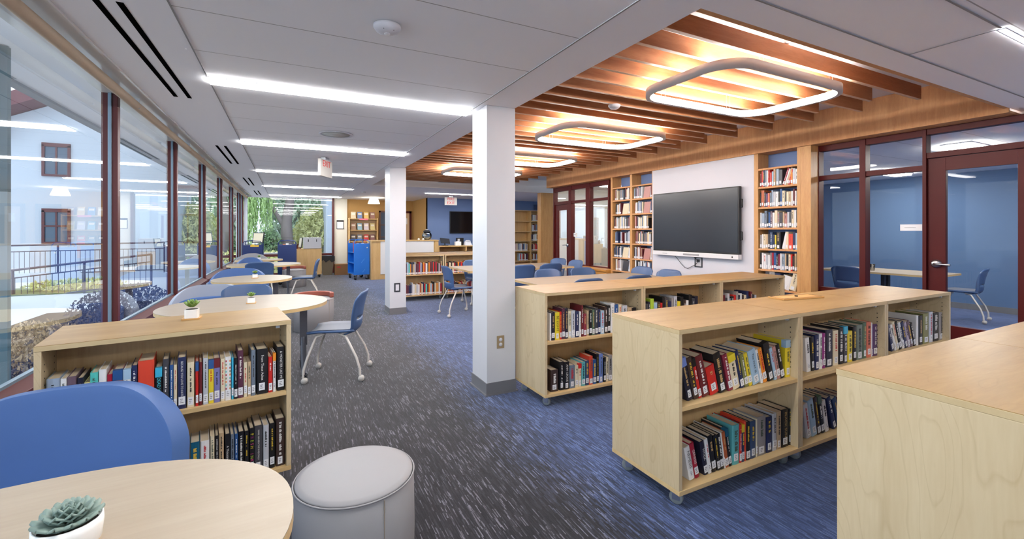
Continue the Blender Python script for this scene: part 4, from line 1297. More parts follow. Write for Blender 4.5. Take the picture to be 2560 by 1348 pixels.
# book carts
def cart(x, y, rz, m, label, tray=None, h=1.14):
    t = thing('book_cart', label, 'book cart', (x, y, 0), R(rz))
    W, D = 0.47, 0.80
    for y0 in (-D / 2, D / 2 - 0.02):
        MB().box(-W / 2, y0, 0.16, W / 2, y0 + 0.02, h - 0.03).build('end_panel', m, t, 0.004)
    for z in (0.17, 0.50, 0.82):
        MB().box(-W / 2, -D / 2 + 0.02, z, W / 2, D / 2 - 0.02, z + 0.018).build('shelf', m, t)
    MB().box(-0.01, -D / 2 + 0.02, 0.188, 0.01, D / 2 - 0.02, 0.81).build('divider', m, t)
    for y0 in (-D / 2 + 0.01, D / 2 - 0.01):
        a = [(-W / 2 + 0.012, y0, h - 0.035), (-W / 2 + 0.012, y0, h + 0.02), (-W / 2 + 0.05, y0, h + 0.07), (0, y0, h + 0.085), (W / 2 - 0.05, y0, h + 0.07), (W / 2 - 0.012, y0, h + 0.02), (W / 2 - 0.012, y0, h - 0.035)]
        MB().tube(a, 0.011, 8).build('handle', m, t)
    for sx in (-1, 1):
        for sy in (-1, 1):
            caster('caster', t, sx * (W / 2 - 0.05), sy * (D / 2 - 0.06), 0.6 * sx, RUB, 1.7, STEEL)
    if 'corner' in label:
        MB().box(-0.05, -D / 2 - 0.001, h - 0.075, 0.15, -D / 2, h - 0.035).build('yellow_label', mat('yellow_label', rgb(226, 180, 50), 0.6), t)
    if m is BLUEC:
        s_ = MB()
        for (xx, zz, L) in ((0.03, 0.58, 0.16), (0.06, 0.28, 0.12)):
            s_.box(-0.003, -D / 2 - 0.001, -L / 2, 0.003, -D / 2, L / 2, Matrix.Translation((xx, 0, zz)) @ Matrix.Rotation(R(38), 4, 'Y'))
        s_.build('scuff_mark', mat('pale_blue_scuff', rgb(120, 180, 235), 0.5), t)
        MB().lathe([(0.022, 0), (0.0, 0.001)], 16, mx=Matrix.Translation((0.16, -D / 2, 0.98)) @ Matrix.Rotation(R(90), 4, 'X')).build('sticker', PAPER, t)
    return t
cart(1.99, 14.55, 6, BLUEC, 'bright blue metal book cart on black casters left of the service desk')
cart(-0.84, 14.3, 0, NAVYC, 'navy book cart nearest the window corner with a tilted board on it')
cart(0.0, 14.2, 0, NAVYC, 'navy book cart in the middle before the end window')
def board(x, y, z, rz, lean, label):
    t = thing('framed_board', label, 'framed board', (x, y, z), R(rz))
    mx = Matrix.Rotation(R(lean), 4, 'Y')
    MB().box(-0.012, -0.17, 0.0, 0.012, 0.17, 0.30, mx).build('frame', BLACK, t)
    MB().box(-0.016, -0.145, 0.02, -0.0121, 0.145, 0.28, mx).build('sheet', mat('cream_sheet', rgb(226, 214, 186), 0.6), t)
board(-0.74, 14.35, 1.155, 55, 12, 'cream board in a dark frame leaning on the left navy cart')
board(0.34, 14.6, 1.0, 10, 8, 'narrow cream board in a dark frame right of the middle navy cart')
t = thing('side_table', 'small dark side table between the navy carts and the end window', 'table', (-0.42, 15.2, 0))
MB().box(-0.4, -0.25, 0.80, 0.4, 0.25, 0.83).build('tabletop', GREYBOX, t)
for sx in (-1, 1):
    for sy in (-1, 1):
        MB().cyl((sx * 0.36, sy * 0.21, 0), (sx * 0.36, sy * 0.21, 0.80), 0.02, 8).build('leg', BLACK, t)
t = thing('wooden_cabinet', 'plain wooden cabinet on casters below a pale grey box', 'cabinet', (0.60, 15.75, 0))
MB().box(-0.39, -0.25, 0.10, 0.39, 0.25, 0.90).build('body', DESKW, t, 0.002)
MB().box(-0.40, -0.26, 0.90, 0.40, 0.26, 0.925).build('top', DESKW, t, 0.002)
for sx in (-1, 1):
    for sy in (-1, 1):
        caster('caster', t, sx * 0.33, sy * 0.19, 0.4, RUB, 1.05, DARKM)
t = thing('grey_locker_box', 'pale grey box with two dark slots on the wooden cabinet', 'box', (0.72, 15.7, 0.925))
MB().box(-0.26, -0.18, 0, 0.26, 0.18, 0.36).build('case', GREYBOX, t, 0.004)
for x in (-0.12, 0.12):
    MB().box(x - 0.012, -0.184, 0.22, x + 0.012, -0.1801, 0.30).build('slot', BLACK, t)
MB().box(-0.262, -0.182, 0.0, 0.262, 0.182, 0.012).build('base_edge', DARKM, t)
t = thing('arched_ornament', 'small dark red arch ornament on the wooden cabinet', 'ornament', (0.33, 15.6, 0.925))
MB().tube([(-0.05, 0, 0), (-0.05, 0, 0.10), (-0.035, 0, 0.14), (0, 0, 0.155), (0.035, 0, 0.14), (0.05, 0, 0.10), (0.05, 0, 0)], 0.017, 10).build('arch', REDF, t)
MB().box(-0.035, -0.004, 0, 0.035, 0.004, 0.11).build('inner_plaque', CARD, t)
t = thing('waste_bin', 'olive waste bin with black liner beside the white pier', 'waste bin', (1.22, 16.35, 0))
MB().add([(x * (0.15 + 0.06 * k), y * (0.12 + 0.05 * k), 0.62 * k) for k in (0, 1) for x, y in ((-1, -1), (1, -1), (1, 1), (-1, 1))] , [(3, 2, 1, 0), (0, 1, 5, 4), (1, 2, 6, 5), (2, 3, 7, 6), (3, 0, 4, 7)]).build('bin_body', BINM, t, 0.01)
lb = MB()
for k in range(24):
    a, b2 = 2 * PI * k / 24, 2 * PI * (k + 1) / 24
    def pt(a_, z):
        q = max(abs(math.cos(a_)), abs(math.sin(a_)))
        return (0.222 * math.cos(a_) / q, 0.18 * math.sin(a_) / q, z)
    d1, d2 = 0.47 + 0.05 * math.sin(k * 2.1), 0.47 + 0.05 * math.sin((k + 1) * 2.1)
    lb.add([pt(a, d1), pt(b2, d2), pt(b2, 0.64), pt(a, 0.64)], [(0, 1, 2, 3)], True)
lb.build('bin_liner', BAG, t)
t = thing('cardboard_box', 'brown cardboard box on the floor under the white pier', 'box', (1.68, 16.25, 0))
MB().box(-0.24, -0.2, 0, 0.24, 0.2, 0.36).build('carton', CARD, t, 0.004)
MB().box(-0.18, -0.203, 0.24, -0.06, -0.2001, 0.29).build('red_mark', mat('red_print', rgb(196, 60, 50), 0.6), t)
MB().box(-0.24, -0.03, 0.3601, 0.24, 0.03, 0.362).build('tape', mat('tan_tape', rgb(176, 140, 100), 0.4), t)
# far alcove bookcase
AX = (7.42, 8.28, 9.0)
AZ = (1.87, 1.48, 1.12, 0.74, 0.37, 0.06)
t = thing('alcove_bookcase', 'tall beech bookcase with empty left shelves against the blue wall', 'bookcase', (8.2, 14.92, 0))
for x in AX:
    MB().box(x - 0.015 - 8.2, -0.17, 0, x + 0.015 - 8.2, 0.17, 2.27).build('side_panel', DESKW, t)
for a, b2 in ((7.435, 8.265), (8.295, 8.985)):
    for z in AZ + (2.27,):
        MB().box(a - 8.2, -0.165, z - 0.03, b2 - 8.2, 0.17, z).build('shelf', DESKW, t)
    MB().box(a - 8.2, 0.15, 0.06, b2 - 8.2, 0.168, 2.24).build('back_panel', DESKW, t)
# projector-like box on the alcove wall
t = thing('wall_box', 'small dark blue box high on the far alcove wall', 'wall box', (8.75, 15.09, 2.42))
MB().box(-0.16, -0.06, -0.1, 0.16, 0.0, 0.1).build('case', mat('dark_blue_box', rgb(60, 74, 110), 0.5), t)
MB().box(-0.15, -0.064, -0.09, 0.15, -0.0601, 0.09).build('cover', mat('dark_blue_box'), t)

# ================================================================ BOOKS
BCOL = dict(greyblue=(150, 166, 186), white=(226, 226, 226), mauve=(104, 84, 96), ink=(34, 34, 52), paleyellow=(222, 214, 150), turquoise=(84, 190, 180), crimson=(158, 30, 52), rose=(180, 130, 124), navy=(38, 46, 84), vermilion=(212, 70, 48), black=(26, 26, 30), charcoal=(66, 66, 72), blue=(44, 84, 140), cream=(220, 208, 178), red=(196, 40, 36), maroon=(104, 34, 40), palegrey=(190, 194, 202), yellow=(222, 200, 50), violet=(120, 120, 176), cyan=(60, 170, 206), plum=(86, 46, 66), tan=(190, 164, 130), slate=(110, 122, 138), teal=(24, 92, 122), umber=(62, 46, 42), wine=(134, 46, 64), olive=(126, 126, 74), paleblue=(160, 190, 214), orange=(226, 140, 40), rust=(178, 92, 52), aqua=(96, 176, 180), denim=(56, 76, 110), grey=(150, 146, 144), magenta=(140, 40, 120), greygreen=(110, 122, 112), moss=(84, 104, 84), coral=(212, 112, 88), purple=(84, 54, 104), lilac=(182, 170, 190), periwinkle=(110, 134, 200), lime=(170, 200, 60))
WORDC = dict(greyblue='grey-blue', paleyellow='pale yellow', palegrey='pale grey', paleblue='pale blue', greygreen='grey-green', ink='blue-black', white='white')
TCOL = {'K': (30, 30, 34), 'W': (232, 230, 226), 'R': (190, 40, 44), 'C': (80, 200, 214), 'G': (70, 84, 70), 'Y': (226, 190, 60), 'T': (200, 164, 110), 'O': (220, 120, 60), 'B': (120, 170, 220), 'P': (226, 70, 150)}
def bmat(c):
    return mat('cover_' + c, rgb(*BCOL[c]), 0.38, spec=0.45)
def tmat(c):
    return mat('spine_ink_' + c, rgb(*TCOL[c]), 0.5)
ROWNAME = {
    'LU': 'upper shelf of the window-side bookcase', 'LL': 'lower shelf of the window-side bookcase',
    'F1U': 'upper shelf, left unit of front row', 'F1L': 'lower shelf, left unit of front row',
    'F2U': 'upper shelf, middle unit of front row', 'F2L': 'lower shelf, middle unit of front row',
    'F3U': 'upper shelf, right unit of front row',
    'S1U': 'upper shelf, left unit of second row', 'S1L': 'lower shelf, left unit of second row',
    'S2U': 'upper shelf, middle unit of second row', 'S3U': 'upper shelf, right unit of second row',
    'W1': 'top filled shelf right of big screen', 'W2': 'second filled shelf right of big screen', 'W3': 'third filled shelf right of big screen',
    'W4': 'fourth filled shelf right of big screen', 'W5': 'fifth filled shelf right of big screen', 'W6': 'lowest seen shelf right of big screen'}
def make_book(w, h, d, col, tl, base, opt, key, n):
    """base: matrix whose x runs along the shelf, y into the shelf; book's lower left front corner at its origin"""
    t_ = min(0.0028, w * 0.22)
    c = MB()
    prof = [(0, d), (0, .005), (.12 * w, .0015), (.5 * w, 0), (.88 * w, .0015), (w, .005), (w, d), (w - t_, d), (w - t_, .008), (t_, .008), (t_, d)]
    c.prism(prof, 0, h)
    o = c.build('book', bmat(col), None)
    a = R(tl)
    off = Matrix.Translation((0, 0, (w * math.sin(a)) if tl > 0 else 0))
    o.matrix_world = base @ off @ Matrix.Rotation(a, 4, 'Y')
    small = key[0] in 'W' or key in ('S2U', 'S3U')
    wc = WORDC.get(col, col)
    size = ('tall' if h > .265 else 'short' if h < .20 else 'slim' if w < .018 else 'thick' if w > .05 else '')
    lean = ' leaning' if abs(tl) >= 12 else ''
    lab = ' '.join(x for x in (size + lean, wc) if x).strip() + ' book, %s from the left, %s' % (ordinal(n), ROWNAME[key])
    tag(o, lab, 'book', 'books on the ' + ROWNAME[key].replace(',', ' of the'))
    MB().box(t_, .009, .003, w - t_, d - .003, h - .004).build('page_block', PAGE, o)
    if 'B' in opt:
        tz = h * (.80 if not small else .75)
        MB().box(-.0004, -.0006, tz, w + .0004, .03, h + .0002).build('spine_band', bmat(opt['B']), o)
    tagged = 'n' not in opt
    if tagged:
        m0, m1 = (.10 * w, .90 * w) if w < .04 else (.2 * w, .72 * w)
        zt = .012 + .01 * ((n * 7) % 3) / 2
        MB().box(m0, -.0009, zt, m1, .004, zt + .042).build('spine_label', TAGM, o)
        if not small:
            k = MB()
            for q in range(3):
                k.box(m0 + (m1 - m0) * .2, -.0014, zt + .010 + q * .009, m0 + (m1 - m0) * (.55 + .1 * ((n + q) % 3)), -.00091, zt + .0135 + q * .009)
            k.build('label_print', mat('label_ink', rgb(120, 120, 128), 0.6), o)
    if 'M' in opt:
        k = {}
        cs = ('crimson', 'turquoise', 'orange', 'olive')
        for q in range(9):
            for s in (0, 1):
                k.setdefault(cs[(q + s * 2) % 4], MB()).box((.08 + .66 * s) * w, -.0010, .06 + q * .019, (.26 + .66 * s) * w, .004, .07 + q * .019)
        for cn, mbq in k.items():
            mbq.build('coloured_square', bmat(cn), o)
    if 'Q' in opt:
        MB().lathe([(.055, 0), (.055, .0012), (0, .0013)], 30, mx=Matrix.Translation((0, .085, h * .60)) @ Matrix.Rotation(R(-90), 4, 'Y')).build('red_disc', bmat('red'), o)
        text('cover_lettering', 'LUCKY', .05, tmat('K'), o, axes((-.0012, .10, h * .28), (0, -.25, -.97), (0, .97, -.25), (-1, 0, 0)))
    body = opt.get('T')
    dark = sum(BCOL[col]) < 330
    z0, z1 = (.06 if tagged else .02), h - .015
    if 'B' in opt: z1 = h * .79
    if body:
        tc_ = opt.get('t', 'W' if dark else 'K')
        L = z1 - z0
        if body == 'FRESH INK':
            size_ = .020
            cols = [bmat('yellow'), bmat('magenta'), bmat('lime'), tmat('P'), bmat('yellow'), None, tmat('P'), bmat('lime'), tmat('P')]
            for q, chx in enumerate(body):
                if chx == ' ': continue
                text('title_letter', chx, .022, cols[q], o, axes((w / 2, -.0012, z1 - .02 - q * .0185), (0, 0, -1), (1, 0, 0), (0, -1, 0)))
        else:
            s_ = min(w * .72, L / (len(body) * .60))
            text('title_lettering', body, s_, tmat(tc_), o, axes((w / 2, -.0012, (z0 + z1) / 2), (0, 0, -1), (1, 0, 0), (0, -1, 0)))
    elif w > .014 and 'M' not in opt and not (small and n % 3) and not ('n' in opt):
        # illegible small lettering: fine strokes along the spine
        k = MB()
        rr = random.Random(n * 31 + len(key) * 7 + int(w * 9999))
        hh = w * rr.uniform(.22, .4)
        z = z1 - rr.uniform(.0, .02)
        zend = z0 + rr.uniform(.0, .07)
        xo = w / 2
        while z > zend:
            L = rr.uniform(.003, .007)
            if rr.random() > .18:
                k.box(xo - hh / 2, -.0010, z - L, xo + hh / 2 * rr.choice((1, 1, .3, .6)), .004, z - L * .35)
            z -= L
        if k.v:
            k.build('title_lettering', tmat(rr.choice('WWTYW') if dark else rr.choice('KKRG')), o)
    return o
def depth_of(n, opt):
    return int(opt.get('D', 0)) / 1000 or (.158 + .012 * ((n * 5) % 4))
BK = {}
BK['LU']='''35,45,250,0,greyblue|tK|H
81,22,244,0,white|tR
104,32,249,0,mauve|n
138,23,237,0,ink
162,21,210,0,paleyellow
183,29,253,0,turquoise|tR
214,29,263,0,white|TMet|tR
244,20,234,0,crimson|TME|tW
265,37,249,0,rose|Bblue
304,30,247,0,white|Bpaleblue
335,23,262,0,navy
360,64,279,0,vermilion|n
428,28,232,0,black|Bcyan|TDEAD WATER|tC
458,26,273,0,charcoal
486,17,238,0,blue|tW
503,15,237,0,cream
520,36,271,0,navy|TBECAUSE YOU LOVE TO HATE|tW
560,31,238,0,cream|tG
596,14,233,0,red|Bblue
612,14,231,0,maroon
629,24,249,0,palegrey
654,24,235,0,yellow|Bblue|tK
678,28,236,0,violet|Bmaroon
708,21,233,0,cream|tG
729,28,240,0,white|M
759,11,232,0,cyan
771,18,226,0,black
789,27,266,0,plum
817,18,195,0,cream
836,17,194,0,tan
854,22,258,0,slate
881,57,258,0,black|TFrom These Ashes|tW
940,22,206,0,red
964,15,224,0,white|Borange
986,38,256,0,black|TA MONSTER LIKE ME|tW'''
BK['LL']='''574,41,248,0,teal|tY
618,40,244,0,white
662,19,261,0,cream
683,18,257,0,black
701,23,266,0,tan
729,24,254,0,black|TA Thousand|tW
755,17,246,0,slate
774,17,243,0,blue
793,26,250,0,black|tW
821,22,247,0,black|tW
846,23,257,0,black|TFRESH INK|tP
870,41,263,0,charcoal|TMARK HANSEN THE RIVER FALLS|tW
914,29,256,0,palegrey
946,28,259,0,black|tW
979,47,277,0,umber|tT'''
BK['F1U']='''122,43,245,-15,ink|Bperiwinkle|tW
170,44,242,-15,umber
209,26,235,-15,red|Bblack
241,58,242,-15,maroon|tY
305,71,168,-15,red|tW
384,59,238,-15,black
460,39,223,-15,wine
500,61,211,-15,cream|Byellow
567,33,233,-15,navy|tW
606,35,205,-15,olive
643,32,206,-15,yellow
681,71,217,-15,paleblue|TThe WAY IS|tK
755,21,216,-15,white
779,36,219,-15,orange|tK
829,55,248,-15,black|Bblack
888,26,212,-15,paleblue|tW
917,34,214,-15,rose
954,38,222,-15,black
997,52,236,0,yellow|D230|Bpaleblue'''
BK['F1L']='''136,42,191,-13,white|TNEMESIS|tK
181,33,206,-13,crimson|TGENESIS|tW
253,33,197,-11,ink|TNYXIA|tW
288,26,203,-10,white|tK
319,35,215,-10,black|tW
363,25,210,-10,black|tW
390,29,209,-10,black|tW
421,10,213,-10,white
430,31,212,-10,rust
463,23,228,-10,black|Bteal
490,61,232,0,aqua|tW
552,21,227,0,red|tK
575,21,220,0,navy|Byellow
597,15,238,0,vermilion|n
614,36,228,0,black|tO
652,51,224,0,denim|tW
705,11,230,0,cream
717,84,238,0,grey
806,57,220,0,navy|tR
867,40,231,0,palegrey
910,44,235,0,tan
956,77,239,0,black|TBLACK SUN|tT
1035,20,233,0,black
1058,66,243,0,black|TKIM STANLEY ROBINSON|tW'''
BK['F2U']='''1230,45,226,-5,white
1277,42,227,-3,black
1323,46,236,0,navy
1370,36,239,0,white
1411,30,238,0,magenta
1445,88,256,0,ink|tB
1539,64,242,0,cream
1607,59,256,0,black
1669,48,258,0,charcoal|Bcyan
1719,65,219,0,yellow
1787,51,246,0,black
1840,80,252,0,greygreen
1923,49,262,0,moss
1975,62,261,0,coral
2039,13,252,0,white
2054,87,237,0,purple|tW
2145,60,235,0,white|TLUCK|tK'''
BK['F2L']='''1228,58,230,-12,palegrey
1290,61,252,-12,paleblue
1355,40,262,-12,umber
1401,40,261,-12,black|Bmoss
1446,42,219,-12,white
1540,44,239,-20,navy
1599,51,220,-20,denim
1659,48,209,-12,maroon
1714,67,197,-11,navy'''
BK['F3U']='''2342,41,219,-20,navy
2388,29,215,-20,white
2423,36,235,-20,cream
2466,38,231,-20,black
2511,37,220,-20,white
2557,42,221,-20,navy
2606,35,211,-20,lilac
2649,42,219,-20,mauve
2699,34,196,-20,black
2737,35,244,0,white|D250|n|Q
2777,71,239,0,black
2855,101,249,0,olive
2962,68,253,0,palegrey
3033,105,240,0,black
3145,90,237,0,grey
3247,69,230,0,cream'''
BK['S1U']='''74,14,232,0,white
90,35,239,0,ink
128,46,235,0,yellow|TBE LIGHT|tK
176,17,238,0,red
197,31,265,0,plum
230,30,265,0,ink
263,30,235,0,cream
296,38,237,0,palegrey
339,36,228,0,navy
378,21,221,0,white
401,22,274,0,maroon
425,32,199,0,wine
461,22,224,0,tan
487,31,226,0,black
520,28,226,0,moss
551,33,242,0,charcoal
586,27,224,0,navy
615,42,210,0,paleblue
660,34,243,0,umber
696,31,251,0,black
730,45,269,0,white
778,41,255,0,blue
821,38,252,0,cream
866,61,237,0,palegrey
934,48,211,0,tan
986,52,207,0,black'''
BK['S1L']='''85,74,186,0,umber|tW
174,44,244,0,black|tW
223,50,237,0,black|TANN LECKIE|tW
277,55,200,0,slate
335,34,193,0,cream
371,31,203,0,cream|Bred
405,39,213,0,aqua
447,37,218,0,denim
487,39,253,0,vermilion
528,38,217,0,blue
568,27,264,0,black|tY
599,41,259,0,periwinkle
648,27,223,0,black
678,26,219,0,cream
707,39,235,0,grey
749,50,208,0,white'''
BK['S2U']='''1120,31,227,0,black
1152,35,231,0,charcoal
1187,27,248,0,ink
1215,47,276,0,lime
1263,43,236,0,paleblue
1307,38,239,0,umber
1346,29,227,0,red
1376,30,285,0,black
1407,45,276,0,charcoal
1453,44,234,0,navy
1498,32,264,0,grey
1532,43,280,0,palegrey
1575,46,226,0,yellow
1623,40,267,0,black
1663,37,232,0,umber
1701,36,226,0,white
1739,47,281,0,black
1787,38,241,0,charcoal
1826,47,260,0,ink'''
BK['S3U']='''2210,45,236,0,black
2256,35,242,0,maroon
2292,35,211,0,charcoal
2329,32,257,0,palegrey
2362,26,203,0,slate
2389,40,220,0,black
2430,38,233,0,red
2469,33,270,0,grey
2503,30,229,0,ink
2534,30,244,0,white
2565,32,225,0,umber
2597,43,222,0,cream
2641,38,263,0,navy
2681,27,204,0,black
2709,30,254,0,maroon
2741,40,217,0,charcoal
2781,33,212,0,palegrey'''
BK['W1']='''8,23,192,0,maroon
32,23,225,0,red
56,23,235,0,navy
80,23,238,0,slate
104,23,227,0,white
128,23,238,0,red
153,28,191,0,red
182,23,204,0,paleblue
206,30,238,0,tan
244,38,229,0,greyblue
283,47,211,0,charcoal
331,23,237,18,crimson
355,23,221,18,white
379,26,231,18,tan
406,23,205,14,red
442,26,200,0,orange
468,35,212,0,palegrey
504,38,197,0,white'''
BK['W2']='''8,17,209,0,black
26,45,238,0,rust
71,24,207,0,charcoal
97,24,190,0,purple
122,29,192,0,coral
153,24,198,0,slate
178,24,229,0,greyblue
203,29,208,0,palegrey
234,40,205,0,white
274,24,195,0,black
300,27,239,0,blue
327,37,211,0,cream
366,19,200,0,charcoal
386,32,193,0,cream
419,29,193,0,tan
449,24,198,0,white
475,22,224,0,maroon
497,24,197,0,white
523,19,192,0,navy'''
BK['W3']='''8,28,215,0,palegrey
37,37,202,0,greyblue
75,34,240,0,slate
109,22,196,0,black
132,28,216,0,blue
161,28,229,0,mauve
190,31,210,0,white
222,39,239,0,cream
262,28,214,0,grey
291,42,202,0,charcoal
335,22,211,0,tan
358,37,192,0,rose
396,28,211,0,palegrey
424,28,202,0,charcoal
453,34,234,0,cream
488,28,232,0,white
517,25,215,0,black'''
BK['W4']='''8,28,192,0,grey
37,19,203,0,white
58,34,202,0,cream
93,34,200,0,tan
128,28,202,0,charcoal
157,37,233,0,denim
195,28,197,0,navy
224,22,193,0,yellow
248,57,236,0,black
324,46,218,12,white
371,43,240,0,cream
414,57,210,0,vermilion
473,31,235,0,navy
505,37,223,0,paleblue'''
BK['W5']='''8,26,230,0,black
35,26,227,0,white
62,37,215,0,white
100,26,195,0,palegrey
127,31,201,0,white
159,21,234,0,grey
181,29,235,0,crimson
211,34,236,0,blue
246,26,207,0,umber
273,26,223,0,wine
300,21,230,0,white
321,42,222,0,greyblue
365,21,231,0,tan
386,26,216,0,black
413,29,223,0,cream
443,23,224,0,red
467,26,203,0,umber
494,26,236,0,tan
521,21,238,0,black'''
BK['W6']='''8,78,194,0,tan
87,58,239,0,charcoal
146,78,238,0,grey
225,78,223,0,navy
303,117,192,14,white
421,86,235,14,cream'''
def row_base(key):
    if key[0] in 'FS':
        x0, y = (1.845, 1.69 + .05) if key[0] == 'F' else (1.925, 3.19 + .04)
        return Matrix.Translation((x0, y, SHELF_Z[1] if key[2] == 'U' else SHELF_Z[0]))
    if key[0] == 'L':
        z = SHELF_Z[1] if key == 'LU' else SHELF_Z[0]
        return Matrix.Translation((-1.022, 2.762, z)) @ Matrix.Rotation(LBA, 4, 'Z') @ Matrix.Translation((0, .03, 0))
    return Matrix.Translation((6.05, 4.085, ZS[int(key[1])])) @ Matrix.Rotation(R(-90), 4, 'Z')
for key, body in BK.items():
    for n, ln in enumerate(body.strip().split('\n')):
        f = ln.split('|')
        s, w_, h_, tl, c_ = f[0].split(',')
        opt = {q[0]: q[1:] for q in f[1:] if q}
        make_book(int(w_) / 1000 - .0008, int(h_) / 1000, depth_of(n, opt), c_, float(tl), row_base(key) @ Matrix.Translation((int(s) / 1000, 0, .0005)), opt, key, n + 1)

# the many small books on the far shelves: one body of books
class Many:
    def __init__(s): s.v, s.f, s.c = [], [], []
    def book(s, mx, w, h, d, col, tag_=True, lean=0.0):
        def bxx(x0, y0, z0, x1, y1, z1, cs):
            o = len(s.v)
            for p in ((x0, y0, z0), (x1, y0, z0), (x1, y1, z0), (x0, y1, z0), (x0, y0, z1), (x1, y0, z1), (x1, y1, z1), (x0, y1, z1)):
                s.v.append(tuple(mx @ Vector((p[0] + lean * p[2], p[1], p[2]))))
            for q, cc in zip(((0, 3, 2, 1), (4, 5, 6, 7), (0, 1, 5, 4), (1, 2, 6, 5), (2, 3, 7, 6), (3, 0, 4, 7)), cs):
                s.f.append(tuple(o + k for k in q)); s.c.append(cc)
        k = rgb(*col)
        pg = rgb(206, 190, 164)
        bxx(0, 0, 0, w, d, h, (k, pg, k, k, pg, k))
        if tag_: bxx(w * .1, -.0012, .012, w * .9, 0.001, .045, (rgb(226, 228, 232),) * 6)
many = Many()
mr = random.Random(11)
PALS = ['white white cream palegrey black charcoal maroon rose navy tan greyblue white slate cream denim umber'.split(),
        'black maroon red charcoal crimson white cream navy orange turquoise tan rust palegrey umber paleblue plum wine'.split()]
def fill(base, x0, x1, pal, wr=(.018, .034), hr=(.19, .25), gap=.0):
    x = x0
    while x < x1 - .02:
        w_ = min(mr.uniform(*wr), x1 - x)
        c_ = BCOL[mr.choice(pal)]
        many.book(base @ Matrix.Translation((x, mr.uniform(0, .012), 0)), w_ - .001, mr.uniform(*hr), mr.uniform(.14, .165), c_)
        x += w_ + (.06 if mr.random() < gap else 0)
for (y_hi, L) in ((7.285, .52), (6.695, .525)):
    for zi in range(1, 8):
        b_ = Matrix.Translation((6.05, y_hi, ZS[zi])) @ Matrix.Rotation(R(-90), 4, 'Z')
        a0 = mr.choice((.02, .05, .07))
        if mr.random() < .45:
            fill(b_, a0, L * .5, PALS[0]); many.book(b_ @ Matrix.Translation((L * .53, 0, 0)), .16, .21, .03, BCOL[mr.choice(('tan', 'rose', 'charcoal', 'cream'))], False, 0.2)
            fill(b_, L * .86, L, PALS[0])
        else:
            fill(b_, a0, L - mr.choice((0, .04, .1)), PALS[0], gap=.04)
for x0 in (2.05, 3.10):
    for z in SHELF_Z:
        fill(Matrix.Translation((x0 + .027, 9.38 + .035, z)), .02, .975, PALS[1], (.022, .042), (.21, .27))
for zi, (a, b2) in enumerate(((8.30, 8.97), (8.30, 8.97), (8.30, 8.97), (8.30, 8.97), (8.30, 8.97))):
    fill(Matrix.Translation((a, 14.80, AZ[zi])), .02 + .03 * mr.random(), b2 - a - .02, PALS[0 if zi < 3 else 1], (.024, .04), (.22, .27))
fill(Matrix.Translation((7.45, 14.80, AZ[3])), .02, .70, PALS[0], (.026, .045), (.24, .29))
fill(Matrix.Translation((7.45, 14.80, AZ[4])), .35, .75, PALS[1], (.026, .045), (.24, .29))
for (cx, cy) in ((1.99, 14.55), (-0.84, 14.3), (0.0, 14.2)):
    for k in range(5):
        many.book(Matrix.Translation((cx - .19 + .078 * k, cy - .36, .839)), .07, .26 + .05 * mr.random(), .17, BCOL[mr.choice(('cream', 'white', 'crimson', 'charcoal', 'yellow', 'paleblue', 'rust'))], False)
me = bpy.data.meshes.new('books')
me.from_pydata(many.v, [], many.f)
ca = me.color_attributes.new('cover', 'FLOAT_COLOR', 'CORNER')
buf = []
for p, c_ in zip(me.polygons, many.c):
    buf += list(c_) * p.loop_total
ca.data.foreach_set('color', buf)
me.materials.append(ATTR)
o = bpy.data.objects.new('books', me)
COL.objects.link(o)
tag(o, 'rows of small distant books on the far and left-of-screen shelves', 'books', None, 'stuff')

# ================================================================ OUTSIDE
def gslab(name, m, c):
    return sbx(name, m, c)
gslab('ground_pavement', CONC, (-45, -8, -0.45, -1.40, 60, -0.30))
gslab('ground_end', MULCH, (-1.39, 17.4, -0.45, 30, 60, -0.30))
gslab('ground_bed', MULCH, (-4.6, -6, -0.30, -1.45, 13.0, -0.27))
gslab('lawn_strip', GRASS, (-14, 17.0, -0.30, -4.2, 19.0, -0.27))
gslab('ground_bed', MULCH, (-14, 12.6, -0.299, -6.6, 14.6, -0.275))
gslab('roof_overhang', CEILP, (-2.35, -8, 2.93, -1.42, 18.2, 3.0))
gslab('trim_roof_overhang', mat('grey_fascia_metal', rgb(120, 128, 134), 0.5), (-2.40, -8, 2.90, -2.30, 18.2, 3.2))
# neighbouring white building
b = thing('white_building', 'white stucco building with maroon eaves beyond the side windows', 'building', (-14, 30, -0.3))
w_ = MB()
w_.add([(-8, 0, 0), (10.4, 0, 0), (10.4, 0, 8.6), (7.1, 0, 9.8), (-0.6, 0, 5.97), (-8, 0, 5.7)], [(0, 1, 2, 3, 4, 5)])
w_.box(-8, 0.01, 0, 10.4, 10, 5.6)
w_.build('facade', STUC, b)
r_ = MB()
def eave(p, q, th=0.55, dep=1.2):
    d = Vector((q[0] - p[0], 0, q[1] - p[1])).normalized(); n = Vector((-d.z, 0, d.x)) * th
    P, Q = Vector((p[0], 0, p[1])), Vector((q[0], 0, q[1]))
    vs = []
    for y in (-dep, 10):
        for v in (P, Q, Q + n, P + n): vs.append((v.x, y, v.z))
    r_.add(vs, [(0, 1, 2, 3), (7, 6, 5, 4), (0, 4, 5, 1), (1, 5, 6, 2), (2, 6, 7, 3), (3, 7, 4, 0)])
eave((0.6, 6.6), (7.2, 9.95), 0.6); eave((7.0, 9.95), (11.2, 8.4), 0.6); eave((-6, 6.2), (1.9, 6.2), 0.5, 0.9)
r_.build('eaves', ROOFT, b)
